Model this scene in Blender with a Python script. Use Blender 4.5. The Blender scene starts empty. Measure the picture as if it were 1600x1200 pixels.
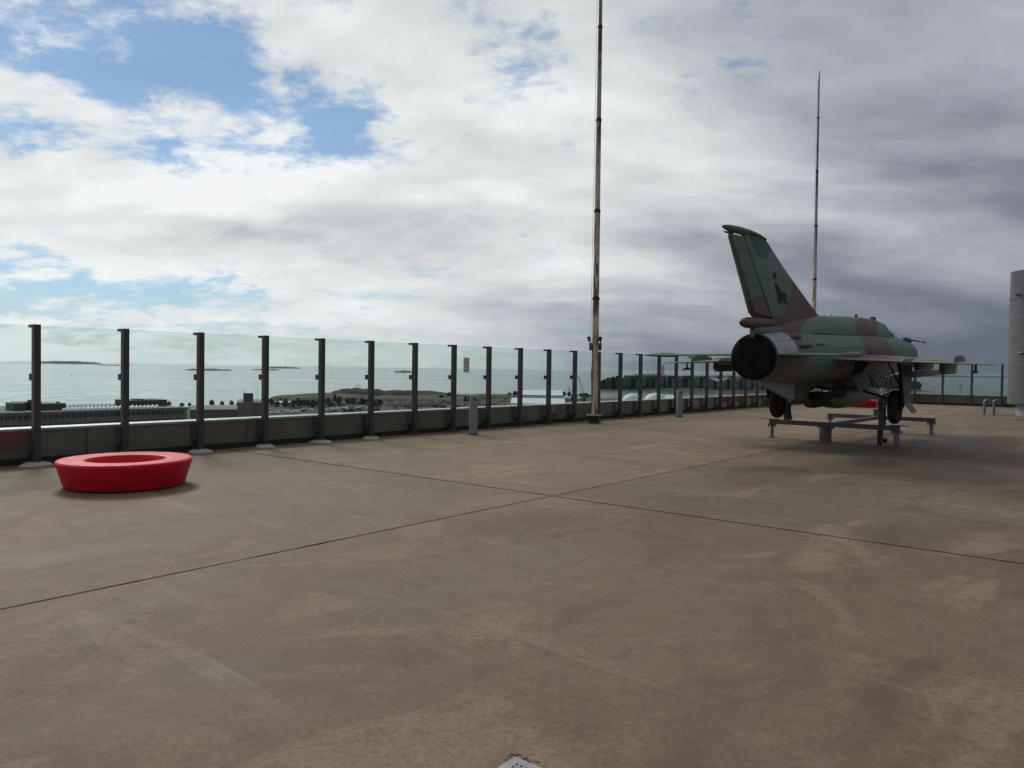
import bpy, bmesh, math, random
from mathutils import Vector, Matrix, noise as mnoise
random.seed(7)
PI = math.pi
SC = bpy.context.scene
COL = SC.collection
R = math.radians
H = 1.7                                    # eye height above the terrace
SEA = -32.0
LAND = -30.0
HAZE = 0.9e-5

# ------------------------------------------------------------------ camera
F_PX, ROLL = 1180.0, math.atan(0.0135)
cam_d = bpy.data.cameras.new('camera')
cam = bpy.data.objects.new('camera', cam_d); COL.objects.link(cam)
cam_d.sensor_width = 36.0; cam_d.sensor_fit = 'HORIZONTAL'
cam_d.lens = 36.0 * F_PX / 1600.0
cam_d.clip_start = 0.05; cam_d.clip_end = 120000
PITCH = math.atan(23.0 / F_PX * math.cos(ROLL))
fwd = Vector((0, math.cos(PITCH), -math.sin(PITCH)))
rt0 = Vector((1, 0, 0)); up0 = rt0.cross(fwd)
rt = rt0 * math.cos(ROLL) + up0 * math.sin(ROLL)
up = up0 * math.cos(ROLL) - rt0 * math.sin(ROLL)
CAM = Vector((0, 0, H))
cam.matrix_world = Matrix(((rt.x, up.x, -fwd.x, 0), (rt.y, up.y, -fwd.y, 0), (rt.z, up.z, -fwd.z, H), (0, 0, 0, 1)))
SC.camera = cam

def ray(px, py):
    return (fwd + rt * ((px - 800) / F_PX) - up * ((py - 600) / F_PX))
def on_z(px, py, z):                       # the point of the level z that lies on a sight line
    d = ray(px, py); t = (z - H) / d.z
    return CAM + d * t
def at_y(px, py, Y):                       # the point at forward distance Y
    d = ray(px, py); return CAM + d * (Y / d.y)

# ------------------------------------------------------------------ render, exposure
SC.render.engine = 'CYCLES'
SC.view_settings.view_transform = 'Standard'
SC.view_settings.look = 'None'
SC.view_settings.gamma = 1.0
SC.view_settings.exposure = 0.0
SC.view_settings.use_curve_mapping = False
cy = SC.cycles
cy.use_denoising = True
cy.max_bounces = 8; cy.diffuse_bounces = 3; cy.glossy_bounces = 4; cy.transmission_bounces = 6
cy.transparent_max_bounces = 24; cy.volume_bounces = 1
cy.caustics_reflective = False; cy.caustics_refractive = False
cy.sample_clamp_indirect = 4.0

# ------------------------------------------------------------------ node helper
class NT:
    def __init__(s, tree):
        s.t = tree; s.n = tree.nodes; s.l = tree.links
    def new(s, typ, **kw):
        n = s.n.new(typ)
        for k, v in kw.items(): setattr(n, k, v)
        return n
    def put(s, sock, v):
        if v is None: return
        if hasattr(v, 'is_linked') or hasattr(v, 'links'): s.l.new(v, sock)
        elif isinstance(v, (tuple, list)):
            sock.default_value = tuple(v) if len(v) == len(sock.default_value) else tuple(v) + (1.0,)
        else: sock.default_value = v
    def m(s, op, a, b=None, c=None, clamp=False):
        n = s.new('ShaderNodeMath', operation=op, use_clamp=clamp)
        s.put(n.inputs[0], a); s.put(n.inputs[1], b); s.put(n.inputs[2], c)
        return n.outputs[0]
    def add(s, a, b): return s.m('ADD', a, b)
    def sub(s, a, b): return s.m('SUBTRACT', a, b)
    def mul(s, a, b): return s.m('MULTIPLY', a, b)
    def mr(s, v, a, b, c=0.0, d=1.0, smooth=False):
        n = s.new('ShaderNodeMapRange', interpolation_type='SMOOTHSTEP' if smooth else 'LINEAR')
        n.clamp = True
        for i, q in enumerate((v, a, b, c, d)): s.put(n.inputs[i], q)
        return n.outputs[0]
    def noise(s, vec, scale, detail=4, rough=0.55, dist=0.0, lac=2.0, dims='3D'):
        n = s.new('ShaderNodeTexNoise', noise_dimensions=dims)
        s.put(n.inputs['Vector'], vec)
        n.inputs['Scale'].default_value = scale; n.inputs['Detail'].default_value = detail
        n.inputs['Roughness'].default_value = rough; n.inputs['Distortion'].default_value = dist
        n.inputs['Lacunarity'].default_value = lac
        return n.outputs['Fac']
    def mix(s, f, a, b, mode='MIX'):
        n = s.new('ShaderNodeMix', data_type='RGBA', blend_type=mode)
        s.put(n.inputs[0], f); s.put(n.inputs[6], a); s.put(n.inputs[7], b)
        return n.outputs[2]
    def xyz(s, v):
        n = s.new('ShaderNodeSeparateXYZ'); s.put(n.inputs[0], v); return n.outputs
    def comb(s, x, y, z):
        n = s.new('ShaderNodeCombineXYZ')
        for i, q in enumerate((x, y, z)): s.put(n.inputs[i], q)
        return n.outputs[0]
    def mapv(s, v, scale=(1, 1, 1), rot=(0, 0, 0), loc=(0, 0, 0)):
        n = s.new('ShaderNodeMapping'); s.put(n.inputs[0], v)
        n.inputs['Scale'].default_value = scale; n.inputs['Rotation'].default_value = rot; n.inputs['Location'].default_value = loc
        return n.outputs[0]
    def piece(s, v, pts):                  # piecewise linear curve through (in, out) points
        acc = pts[0][1]
        for (a, b), (c, d) in zip(pts, pts[1:]):
            acc = s.add(acc, s.mr(v, a, c, 0.0, d - b))
        return acc
    def bump(s, h, strength=0.2, dist=0.02, normal=None):
        n = s.new('ShaderNodeBump'); s.put(n.inputs['Height'], h)
        n.inputs['Strength'].default_value = strength; n.inputs['Distance'].default_value = dist
        if normal is not None: s.put(n.inputs['Normal'], normal)
        return n.outputs[0]

# ------------------------------------------------------------------ world: clouded sky
SUN_AZ, SUN_EL = -33.0, 37.0
world = bpy.data.worlds.new('World'); SC.world = world; world.use_nodes = True
def build_sky():
    w = NT(world.node_tree); w.n.clear()
    out = w.new('ShaderNodeOutputWorld'); bg = w.new('ShaderNodeBackground')
    w.l.new(bg.outputs[0], out.inputs[0])
    tc = w.new('ShaderNodeTexCoord')
    nrm = w.new('ShaderNodeVectorMath', operation='NORMALIZE'); w.l.new(tc.outputs['Generated'], nrm.inputs[0])
    d = w.xyz(nrm.outputs[0])
    deg = 180 / PI
    az = w.mul(w.m('ARCTAN2', d[0], d[1]), deg)
    el = w.mul(w.m('ARCSINE', d[2]), deg)
    zz = w.add(w.m('MAXIMUM', d[2], 0.0), 0.10)
    q = w.comb(w.m('DIVIDE', d[0], zz), w.m('DIVIDE', d[1], zz), 0.0)
    zs = w.add(w.m('MAXIMUM', d[2], 0.0), 0.30)
    q2 = w.comb(w.m('DIVIDE', d[0], zs), w.m('DIVIDE', d[1], zs), 0.0)
    # physical blue
    sky = w.new('ShaderNodeTexSky', sky_type='NISHITA')
    sky.sun_disc = False; sky.sun_elevation = R(SUN_EL); sky.sun_rotation = R(SUN_AZ)
    sky.air_density = 1.0; sky.dust_density = 0.0; sky.ozone_density = 3.0; sky.altitude = 30
    # bring the sky to the strength of the clouds
    blue = w.mix(1.0, sky.outputs[0], (0.80, 0.98, 1.02), 'MULTIPLY')
    lowb = w.m('EXPONENT', w.mul(w.m('MAXIMUM', el, 0.0), -0.16))
    blue = w.mix(lowb, blue, w.mix(1.0, blue, (0.70, 0.60, 0.70), 'MULTIPLY'))
    def px(x, y):
        v = ray(x, y).normalized()
        return math.degrees(math.atan2(v.x, v.y)), math.degrees(math.asin(v.z))
    # domain warp so that the openings get torn edges
    wx = w.mul(w.sub(w.noise(q2, 3.0, 6, 0.6), 0.5), 13.0)
    wy = w.mul(w.sub(w.noise(w.mapv(q2, loc=(7.3, 2.1, 0)), 3.0, 6, 0.6), 0.5), 6.5)
    azw, elw = w.add(az, wx), w.add(el, wy)
    def blob(x, y, rx, ry, wt, tilt=0.0, a=None, e=None):
        a0, e0 = px(x, y)
        sx, sy = rx / F_PX * deg, ry / F_PX * deg
        da, de = w.sub(azw, a0), w.sub(elw, e0)
        if tilt:
            c, s_ = math.cos(R(tilt)), math.sin(R(tilt))
            da, de = w.add(w.mul(da, c), w.mul(de, s_)), w.sub(w.mul(de, c), w.mul(da, s_))
        r2 = w.add(w.m('POWER', w.m('DIVIDE', da, sx), 2.0), w.m('POWER', w.m('DIVIDE', de, sy), 2.0))
        return w.mul(w.m('EXPONENT', w.mul(r2, -1.0)), wt)
    def total(lst):
        acc = None
        for b in lst:
            v = blob(*b); acc = v if acc is None else w.add(acc, v)
        return acc
    holes = total([
        (30, 40, 200, 60, 0.36, 0), (250, 60, 150, 70, 0.42, -8), (430, 150, 130, 48, 0.50, -18), (330, 240, 200, 40, 0.46, 6),
        (60, 215, 160, 28, 0.30, 0), (520, 180, 70, 26, 0.34, 20), (240, 140, 180, 70, 0.26, 0), (60, 110, 100, 40, 0.2, 0),
        (40, 462, 340, 44, 0.72, -4), (300, 452, 190, 18, 0.30, -6),
        (770, 80, 75, 80, 0.42, 12), (1110, 10, 140, 40, 0.44, 0), (1140, 110, 150, 40, 0.40, 12), (860, 40, 60, 60, .2, 0)])
    fills = total([(115, 75, 90, 20, 0.22, 5), (110, 165, 130, 34, 0.26, -8), (395, 195, 55, 32, 0.46, 0), (250, 170, 70, 40, 0.20, 0),
                   (470, 100, 110, 40, 0.24, 10), (120, 275, 330, 30, 0.40, 0), (480, 300, 300, 70, 0.34, 0), (150, 340, 500, 50, 0.30, 0), (330, 492, 240, 14, 0.34, 3), (560, 80, 120, 60, .2, 0)])
    big = w.noise(q, 0.62, 8, 0.58, 0.35)
    mid = w.noise(w.mapv(q2, scale=(1.0, 1.0, 1), loc=(3.1, 8.2, 0)), 5.2, 12, 0.62, 0.25)
    sml = w.noise(w.mapv(q2, scale=(1.0, 1.5, 1), loc=(1.1, 3.2, 0)), 15.0, 10, 0.62, 0.2)
    dens = w.add(w.add(w.mul(big, 0.28), w.mul(mid, 0.50)), w.mul(sml, 0.22))
    dens = w.add(w.mul(w.sub(dens, 0.5), 4.6), w.mr(az, -10, 20, 0.64, 0.95))
    dens = w.add(w.sub(dens, w.mul(holes, 1.06)), fills)
    cover = w.mr(dens, -0.05, 0.62, 0.16, 1, True)
    # brightness of the cloud: bright round the sun's side, heavy and lilac grey away from it
    cs = w.m('COSINE', w.mul(w.sub(az, -46.0), PI / 180))
    side = w.piece(cs, [(-1.0, 0.30), (0.10, 0.36), (0.30, 0.45), (0.50, 0.64), (0.69, 0.80), (0.85, 0.87), (1.0, 0.95)])
    soft = w.noise(w.mapv(q2, scale=(0.75, 1.5, 1), loc=(1.7, 4.4, 0), rot=(0, 0, 0.25)), 1.7, 9, 0.54, 0.25)
    tone = w.add(side, w.mul(w.sub(soft, 0.5), w.mul(w.mr(az, -35, 10, 0.80, 1.25), w.mr(el, 0, 11, 0.55, 1.0))))
    tone = w.add(tone, w.mul(w.sub(w.noise(w.mapv(q2, scale=(1, 1.2, 1)), 5.5, 8, 0.58, 0.3), 0.5), w.mul(w.mr(az, -20, 15, 0.42, 0.26), w.mr(el, 0, 9, 0.45, 1.0))))
    low = w.mul(w.m('EXPONENT', w.mul(w.m('MAXIMUM', el, 0.0), -0.22)), w.mr(az, -18, 14, 0.0, 0.42))
    tone = w.sub(tone, low)
    tone = w.sub(tone, w.mul(w.mr(el, 12, 2, 0, 0.06), w.mr(az, 8, 22, 0, 1)))
    shades = total([(400, 368, 170, 20, -0.16, 0), (700, 350, 200, 30, -.10, 0), (1520, 230, 170, 70, -0.08, -20), (1280, 360, 200, 50, -0.07, 10), (1120, 500, 420, 30, -0.10, 0),
                    (900, 420, 150, 40, 0.12, 0), (1050, 240, 190, 60, 0.10, 0), (860, 160, 110, 60, 0.06, 0), (1480, 90, 130, 40, 0.06, 0),
                    (640, 70, 220, 60, 0.06, 0), (560, 300, 260, 60, 0.05, 0)])
    tone = w.m('ADD', tone, shades, clamp=True)
    ramp = w.new('ShaderNodeValToRGB'); w.l.new(tone, ramp.inputs[0])
    e = ramp.color_ramp.elements
    e[0].position = 0.0; e[0].color = (0.13, 0.145, 0.19, 1)
    e[1].position = 1.0; e[1].color = (0.90, 0.92, 0.93, 1)
    for p_, c_ in ((0.25, (0.235, 0.255, 0.305, 1)), (0.5, (0.42, 0.44, 0.49, 1)), (0.75, (0.66, 0.69, 0.70, 1))):
        k = e.new(p_); k.color = c_
    bgs = 0.085
    cl = w.new('ShaderNodeVectorMath', operation='SCALE'); w.l.new(ramp.outputs[0], cl.inputs[0]); cl.inputs['Scale'].default_value = 1.0 / bgs
    full = w.mix(cover, blue, cl.outputs[0])
    # below the horizon the world is only dim water light
    full = w.mix(w.mr(el, -1.2, -0.2), (0.12 / bgs, 0.14 / bgs, 0.16 / bgs), full)
    w.put(bg.inputs[0], full); bg.inputs[1].default_value = bgs
build_sky()

sun_d = bpy.data.lights.new('sun', 'SUN'); sun_d.energy = 1.5; sun_d.angle = R(15); sun_d.color = (1.0, 0.95, 0.88)
sun = bpy.data.objects.new('sun', sun_d); COL.objects.link(sun)
sdir = Vector((math.sin(R(SUN_AZ)) * math.cos(R(SUN_EL)), math.cos(R(SUN_AZ)) * math.cos(R(SUN_EL)), math.sin(R(SUN_EL))))
sun.rotation_euler = sdir.to_track_quat('Z', 'Y').to_euler(); sun.location = (-20, 20, 40)

# ------------------------------------------------------------------ mesh helpers
class MB:
    """collects shapes; build() links them as one mesh object"""
    def __init__(s): s.v = []; s.f = []; s.mi = []; s.cur = 0
    def _add(s, vs, fs):
        o = len(s.v); s.v += [tuple(v) for v in vs]
        for f in fs: s.f.append([i + o for i in f]); s.mi.append(s.cur)
    def box(s, c, size, rot=None, ax=None):
        hx, hy, hz = (q / 2 for q in size)
        vs = [Vector((x, y, z)) for x in (-hx, hx) for y in (-hy, hy) for z in (-hz, hz)]
        if ax: vs = [ax[0] * v.x + ax[1] * v.y + ax[2] * v.z for v in vs]
        if rot is not None: vs = [rot @ v for v in vs]
        vs = [v + Vector(c) for v in vs]
        s._add(vs, [(0, 1, 3, 2), (4, 6, 7, 5), (0, 4, 5, 1), (2, 3, 7, 6), (0, 2, 6, 4), (1, 5, 7, 3)]); return s
    def lathe(s, prof, c=(0, 0, 0), n=32, ax=None, close=False):
        """prof: (radius, height); ax: (u, v, w) with w the axis"""
        U, V, W = ax or (Vector((1, 0, 0)), Vector((0, 1, 0)), Vector((0, 0, 1)))
        c = Vector(c); vs = []; fs = []
        for r, z in prof:
            for k in range(n):
                a = 2 * PI * k / n
                vs.append(c + U * (r * math.cos(a)) + V * (r * math.sin(a)) + W * z)
        m = len(prof)
        for i in range(m if close else m - 1):
            for k in range(n):
                j = (i + 1) % m
                fs.append((i * n + k, i * n + (k + 1) % n, j * n + (k + 1) % n, j * n + k))
        if not close:
            if prof[0][0] > 1e-6: fs.append(tuple(reversed(range(n))))
            if prof[-1][0] > 1e-6: fs.append(tuple(range((m - 1) * n, m * n)))
        s._add(vs, fs); return s
    def tube(s, pts, r, n=10):
        pts = [Vector(p) for p in pts]
        rr = r if isinstance(r, (list, tuple)) else [r] * len(pts)
        vs = []; fs = []
        pu = None
        for i, p in enumerate(pts):
            t = (pts[min(i + 1, len(pts) - 1)] - pts[max(i - 1, 0)]).normalized()
            ref = pu if pu else (Vector((0, 0, 1)) if abs(t.z) < 0.9 else Vector((1, 0, 0)))
            u = (ref - t * ref.dot(t)).normalized(); pu = u; v = t.cross(u)
            for k in range(n):
                a = 2 * PI * k / n; vs.append(p + (u * math.cos(a) + v * math.sin(a)) * rr[i])
        for i in range(len(pts) - 1):
            for k in range(n): fs.append((i * n + k, i * n + (k + 1) % n, (i + 1) * n + (k + 1) % n, (i + 1) * n + k))
        fs.append(tuple(reversed(range(n)))); fs.append(tuple(range((len(pts) - 1) * n, len(pts) * n)))
        s._add(vs, fs); return s
    def loft(s, rings, caps=(True, True)):
        n = len(rings[0]); vs = [p for r_ in rings for p in r_]; fs = []
        for i in range(len(rings) - 1):
            for k in range(n): fs.append((i * n + k, i * n + (k + 1) % n, (i + 1) * n + (k + 1) % n, (i + 1) * n + k))
        if caps[0]: fs.append(tuple(reversed(range(n))))
        if caps[1]: fs.append(tuple(range((len(rings) - 1) * n, len(rings) * n)))
        s._add(vs, fs); return s
    def prism(s, poly, off, base=(0, 0, 0), u=Vector((1, 0, 0)), v=Vector((0, 0, 1)), w=Vector((0, 1, 0))):
        """poly in the u-v plane, thickness from off[0] to off[1] along w"""
        b = Vector(base); n = len(poly)
        vs = [b + u * p[0] + v * p[1] + w * off[0] for p in poly] + [b + u * p[0] + v * p[1] + w * off[1] for p in poly]
        fs = [tuple(reversed(range(n))), tuple(range(n, 2 * n))]
        for k in range(n): fs.append((k, (k + 1) % n, n + (k + 1) % n, n + k))
        s._add(vs, fs); return s
    def mesh(s, name, mats, smooth=None):
        me = bpy.data.meshes.new(name); me.from_pydata(s.v, [], s.f)
        for mt in (mats if isinstance(mats, (list, tuple)) else [mats]): me.materials.append(mt)
        if any(s.mi): me.polygons.foreach_set('material_index', s.mi)
        bm = bmesh.new(); bm.from_mesh(me); bmesh.ops.recalc_face_normals(bm, faces=bm.faces); bm.to_mesh(me); bm.free()
        if smooth is not None:
            me.polygons.foreach_set('use_smooth', [True] * len(me.polygons)); me.set_sharp_from_angle(angle=R(smooth))
        me.update(); return me
    def build(s, name, mats, parent=None, smooth=None, bevel=0.0, **props):
        return link(name, s.mesh(name, mats, smooth), parent, bevel, **props)

def link(name, me, parent=None, bevel=0.0, **props):
    o = bpy.data.objects.new(name, me); COL.objects.link(o)
    if parent is not None: o.parent = parent
    if bevel:
        b = o.modifiers.new('edge', 'BEVEL'); b.width = bevel; b.segments = 2; b.limit_method = 'ANGLE'; b.angle_limit = R(40)
    for k, v in props.items(): o[k] = v
    return o
def thing(name, label, cat, loc=(0, 0, 0), rz=0.0, group=None):
    o = bpy.data.objects.new(name, None); COL.objects.link(o); o.location = loc; o.rotation_euler = (0, 0, rz)
    o['label'] = label; o['category'] = cat
    if group: o['group'] = group
    o.empty_display_size = 0.2
    return o
def tag(o, label, cat, group=None):
    o['label'] = label; o['category'] = cat
    if group: o['group'] = group
    return o
def copy_tree(o, parent=None):
    kids = [c for c in o.children]
    c = o.copy(); COL.objects.link(c)
    if parent is not None: c.parent = parent
    for k in kids: copy_tree(k, c)
    return c
def place(o, parent, loc, rz=0.0):
    o.parent = parent; o.location = loc; o.rotation_euler = (0, 0, rz); return o

# ------------------------------------------------------------------ materials
def mat(name, color=(0.5, 0.5, 0.5), rough=0.6, metal=0.0, var=0.15, scale=4.0, bump=0.0, bscale=60.0, spec=0.5, second=None, coat=0.0):
    m = bpy.data.materials.new(name); m.use_nodes = True
    t = NT(m.node_tree); b = t.n['Principled BSDF']
    tc = t.new('ShaderNodeTexCoord').outputs['Object']
    n1 = t.noise(tc, scale, 6, 0.6)
    dark = tuple(c * (1 - var) for c in color); lite = tuple(min(1, c * (1 + var)) for c in color)
    col = t.mix(t.mr(n1, 0.3, 0.7), dark, lite)
    if second is not None:
        col = t.mix(t.mr(t.noise(tc, scale * 0.45, 7, 0.65, 0.4), 0.52, 0.66, 0, second[1]), col, second[0])
    t.put(b.inputs['Base Color'], col)
    t.put(b.inputs['Roughness'], t.mr(t.noise(tc, scale * 1.7, 4), 0.3, 0.7, max(0.02, rough - 0.08), min(1, rough + 0.08)))
    b.inputs['Metallic'].default_value = metal
    b.inputs['Specular IOR Level'].default_value = spec
    if coat: b.inputs['Coat Weight'].default_value = coat; b.inputs['Coat Roughness'].default_value = 0.25
    if bump: t.put(b.inputs['Normal'], t.bump(t.noise(tc, bscale, 5), bump, 0.01))
    return m

M_POST = mat('brown_grey_paint', (0.060, 0.052, 0.050), 0.5, 0.0, 0.18, 5, 0.05, 120)
M_CLAMP = mat('dark_clamp', (0.03, 0.029, 0.03), 0.5)
M_PLATE = mat('rusty_plate', (0.13, 0.105, 0.085), 0.7, 0.2, 0.35, 14, 0.2, 60, second=((0.10, 0.05, 0.03), 0.8))
M_MORTAR = mat('pale_mortar', (0.46, 0.445, 0.41), 0.9, 0, 0.2, 9, 0.5, 45)
M_PARAPET = mat('dark_parapet', (0.165, 0.128, 0.114), 0.75, 0, 0.3, 1.2, 0.1, 30, second=((0.10, 0.085, 0.075), 0.6))
M_BASE = mat('dark_felt', (0.03, 0.028, 0.026), 0.9, 0, 0.2, 3)
M_CAP = mat('metal_capping', (0.50, 0.51, 0.51), 0.38, 0.55, 0.08, 3)
M_RED = mat('red_plastic', (0.72, 0.009, 0.030), 0.52, 0, 0.05, 3, 0.04, 220, spec=0.28, second=((0.56, 0.014, 0.034), 0.6))
def scuff(m):
    t = NT(m.node_tree); b = t.n['Principled BSDF']; src = b.inputs['Base Color'].links[0].from_socket
    tc = t.new('ShaderNodeTexCoord').outputs['Object']
    a = t.noise(t.mapv(tc, scale=(3, 26, 26), rot=(0, 0, .6)), 1.6, 5, .7); c = t.noise(t.mapv(tc, scale=(24, 3, 24), rot=(0, 0, .2)), 1.6, 5, .7)
    col = t.mix(t.m('MAXIMUM', t.mr(a, .63, .70, 0, .5), t.mr(c, .64, .71, 0, .45)), src, (.62, .20, .21))
    col = t.mix(t.mr(t.noise(tc, 2.6, 7, .7), .52, .70, 0, .42), col, (.24, .035, .035))
    t.put(b.inputs['Base Color'], col)
scuff(M_RED)
M_BLACK = mat('black_rubber', (0.012, 0.012, 0.012), 0.75, 0, 0.3, 5)
M_TYRE = mat('tyre', (0.018, 0.017, 0.016), 0.85, 0, 0.3, 9, 0.1, 40)
M_STEEL = mat('grey_painted_steel', (0.125, 0.128, 0.132), 0.55, 0.3, 0.2, 6, 0.06, 80)
M_STEEL_D = mat('dark_steel', (0.028, 0.03, 0.031), 0.6, 0.2, 0.3, 6)
M_PIPE = mat('galvanised_pipe', (0.20, 0.21, 0.215), 0.5, 0.6, 0.2, 8)
M_LIGHTGREY = mat('light_grey_paint', (0.36, 0.36, 0.37), 0.55, 0, 0.06, 3)
M_BIN = mat('bin_grey', (0.27, 0.27, 0.275), 0.5, 0.2, 0.08, 4)
M_WHITE = mat('white_paint', (0.72, 0.73, 0.74), 0.5, 0, 0.06, 2)
M_GRATE = mat('grate_metal', (0.30, 0.31, 0.32), 0.45, 0.6, 0.15, 20, 0.05, 200)
M_CHROME = mat('bare_metal', (0.42, 0.42, 0.42), 0.35, 0.8, 0.15, 8)
M_PIT = mat('dark_pit', (0.012, 0.010, 0.009), 0.95)

def glass_mat(name, tint, refl=1.0):
    m = bpy.data.materials.new(name); m.use_nodes = True
    t = NT(m.node_tree); t.n.remove(t.n['Principled BSDF'])
    out = t.n['Material Output']
    tr = t.new('ShaderNodeBsdfTransparent'); tr.inputs[0].default_value = (*tint, 1)
    gl = t.new('ShaderNodeBsdfGlossy'); gl.inputs['Roughness'].default_value = 0.0; gl.inputs[0].default_value = (0.95, 1, 0.98, 1)
    gm = t.new('ShaderNodeNewGeometry')
    dp = t.new('ShaderNodeVectorMath', operation='DOT_PRODUCT'); t.l.new(gm.outputs['Incoming'], dp.inputs[0]); t.l.new(gm.outputs['Normal'], dp.inputs[1])
    fres = t.add(0.042, t.mul(t.m('POWER', t.sub(1.0, t.m('ABSOLUTE', dp.outputs['Value'])), 5.0), 0.958))
    # faint grime on the pane
    tc = t.new('ShaderNodeTexCoord').outputs['Object']
    df = t.new('ShaderNodeBsdfDiffuse'); df.inputs[0].default_value = (0.42, 0.44, 0.42, 1)
    mx0 = t.new('ShaderNodeMixShader'); t.put(mx0.inputs[0], t.mr(t.noise(tc, 1.3, 7, 0.65), 0.45, 0.8, 0.001, 0.010))
    t.l.new(tr.outputs[0], mx0.inputs[1]); t.l.new(df.outputs[0], mx0.inputs[2])
    mx = t.new('ShaderNodeMixShader'); t.put(mx.inputs[0], t.mul(fres, refl))
    t.l.new(mx0.outputs[0], mx.inputs[1]); t.l.new(gl.outputs[0], mx.inputs[2]); t.l.new(mx.outputs[0], out.inputs[0])
    return m
M_GLASS = glass_mat('green_tinted_glass', (0.895, 0.953, 0.938))
M_CANOPY = glass_mat('canopy_glass', (0.6, 0.72, 0.68), 1.0)

def concrete_mat():
    m = bpy.data.materials.new('worn_concrete'); m.use_nodes = True
    t = NT(m.node_tree); b = t.n['Principled BSDF']
    P = t.new('ShaderNodeNewGeometry').outputs['Position']
    P2 = t.mapv(P, rot=(0, 0, R(39.5)))
    n1 = t.noise(P, 0.22, 6, 0.6, 0.6)
    n2 = t.noise(t.mapv(P2, scale=(1, 0.6, 1)), 0.75, 8, 0.62, 0.8)
    n3 = t.noise(t.mapv(P2, loc=(5, 9, 0)), 0.33, 7, 0.6, 1.2)
    fine = t.noise(P, 28, 6, 0.75); grain = t.noise(P, 150, 3, 0.7)
    mott = t.noise(P, 4.2, 8, 0.7, 0.3)
    col = t.mix(t.mr(n1, 0.34, 0.66), (0.150, 0.104, 0.068), (0.215, 0.163, 0.114))
    col = t.mix(t.mr(n3, 0.5, 0.64, 0, 0.70), col, (0.172, 0.145, 0.107))           # greyer damp-washed areas
    col = t.mix(t.mr(n2, 0.55, 0.61, 0, 0.80), col, (0.270, 0.210, 0.153))            # pale scuffed laitance
    col = t.mix(t.mr(n2, 0.47, 0.40, 0, 0.65), col, (0.110, 0.073, 0.047))            # darker blotches
    w = t.noise(t.mapv(P2, scale=(0.35, 2.4, 1), loc=(2, 4, 0)), 0.9, 7, 0.65, 0.8)       # wiped streaks
    col = t.mix(t.mr(w, 0.57, 0.66, 0, 0.50), col, (0.290, 0.230, 0.170))
    # hand-trowelled patch edges
    vo = t.new('ShaderNodeTexVoronoi', feature='F1'); t.put(vo.inputs['Vector'], t.mapv(P2, scale=(0.30, 0.42, 1)));
    vo.inputs['Scale'].default_value = 1.0; vo.inputs['Randomness'].default_value = 0.9
    vc = t.xyz(vo.outputs['Color'])
    col = t.mix(t.mul(t.mr(vc[0], 0.62, 0.7, 0, 0.28), t.mr(n3, 0.42, 0.55)), col, (0.235, 0.188, 0.142))
    # hairline cracks
    ve = t.new('ShaderNodeTexVoronoi', feature='DISTANCE_TO_EDGE')
    wob = t.new('ShaderNodeVectorMath', operation='ADD'); t.l.new(P, wob.inputs[0])
    nz = t.new('ShaderNodeTexNoise'); nz.inputs['Scale'].default_value = 1.5; nz.inputs['Detail'].default_value = 6
    t.l.new(P, nz.inputs['Vector'])
    sc = t.new('ShaderNodeVectorMath', operation='SCALE'); t.l.new(nz.outputs['Color'], sc.inputs[0]); sc.inputs['Scale'].default_value = 0.9
    t.l.new(sc.outputs[0], wob.inputs[1]); t.l.new(wob.outputs[0], ve.inputs['Vector']); ve.inputs['Scale'].default_value = 0.34
    crk = t.mul(t.mr(ve.outputs[0], 0.0, 0.003, 1, 0), t.mr(t.noise(P, 0.5, 3), 0.53, 0.60))
    col = t.mix(t.mul(crk, 0.75), col, (0.05, 0.038, 0.03))
    # pits, in clusters; the densest where the surface has spalled near the bench's slab corner
    sv = t.xyz(t.mapv(P, scale=(0.75, 1.15, 1), loc=(2.55 * 0.75, -4.25 * 1.15, 0)))
    spot = t.sub(1.25, t.m('SQRT', t.add(t.mul(sv[0], sv[0]), t.mul(sv[1], sv[1]))))
    pv = t.new('ShaderNodeTexVoronoi', feature='F1', voronoi_dimensions='2D'); t.put(pv.inputs['Vector'], P); pv.inputs['Scale'].default_value = 22
    pc = t.xyz(pv.outputs['Color'])
    pit = t.mul(t.mr(pv.outputs['Distance'], 0.10, 0.20, 1, 0), t.mul(t.mr(pc[0], 0.66, 0.70), t.m('MAXIMUM', t.mr(t.noise(P, 0.55, 4, 0.6), 0.54, 0.62), t.mr(t.sub(spot, t.mul(t.noise(P, 2.6, 5, 0.65), 1.5)), -0.15, 0.05))))
    col = t.mix(t.mul(pit, 0.85), col, (0.04, 0.03, 0.024))
    col = t.mix(t.mr(mott, 0.47, 0.37, 0, 0.36), col, (0.100, 0.070, 0.048))
    col = t.mix(t.mr(mott, 0.54, 0.65, 0, 0.34), col, (0.29, 0.232, 0.172))
    col = t.mix(t.mr(fine, 0.34, 0.56, 0.60, 0), col, (0.085, 0.062, 0.044))
    col = t.mix(t.mr(grain, 0.54, 0.68, 0, 0.55), col, (0.31, 0.26, 0.21))
    oi = t.new('ShaderNodeObjectInfo')
    col = t.mix(1.0, col, oi.outputs['Color'], 'MULTIPLY')
    t.put(b.inputs['Base Color'], col)
    t.put(b.inputs['Roughness'], t.mr(n2, 0.3, 0.7, 0.60, 0.82))
    b.inputs['Specular IOR Level'].default_value = 0.25
    hgt = t.add(t.mul(grain, 0.25), t.sub(t.mul(fine, 0.6), t.mul(pit, 1.2)))
    t.put(b.inputs['Normal'], t.bump(t.sub(hgt, crk), 0.35, 0.004))
    return m
M_CONC = concrete_mat()

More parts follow.
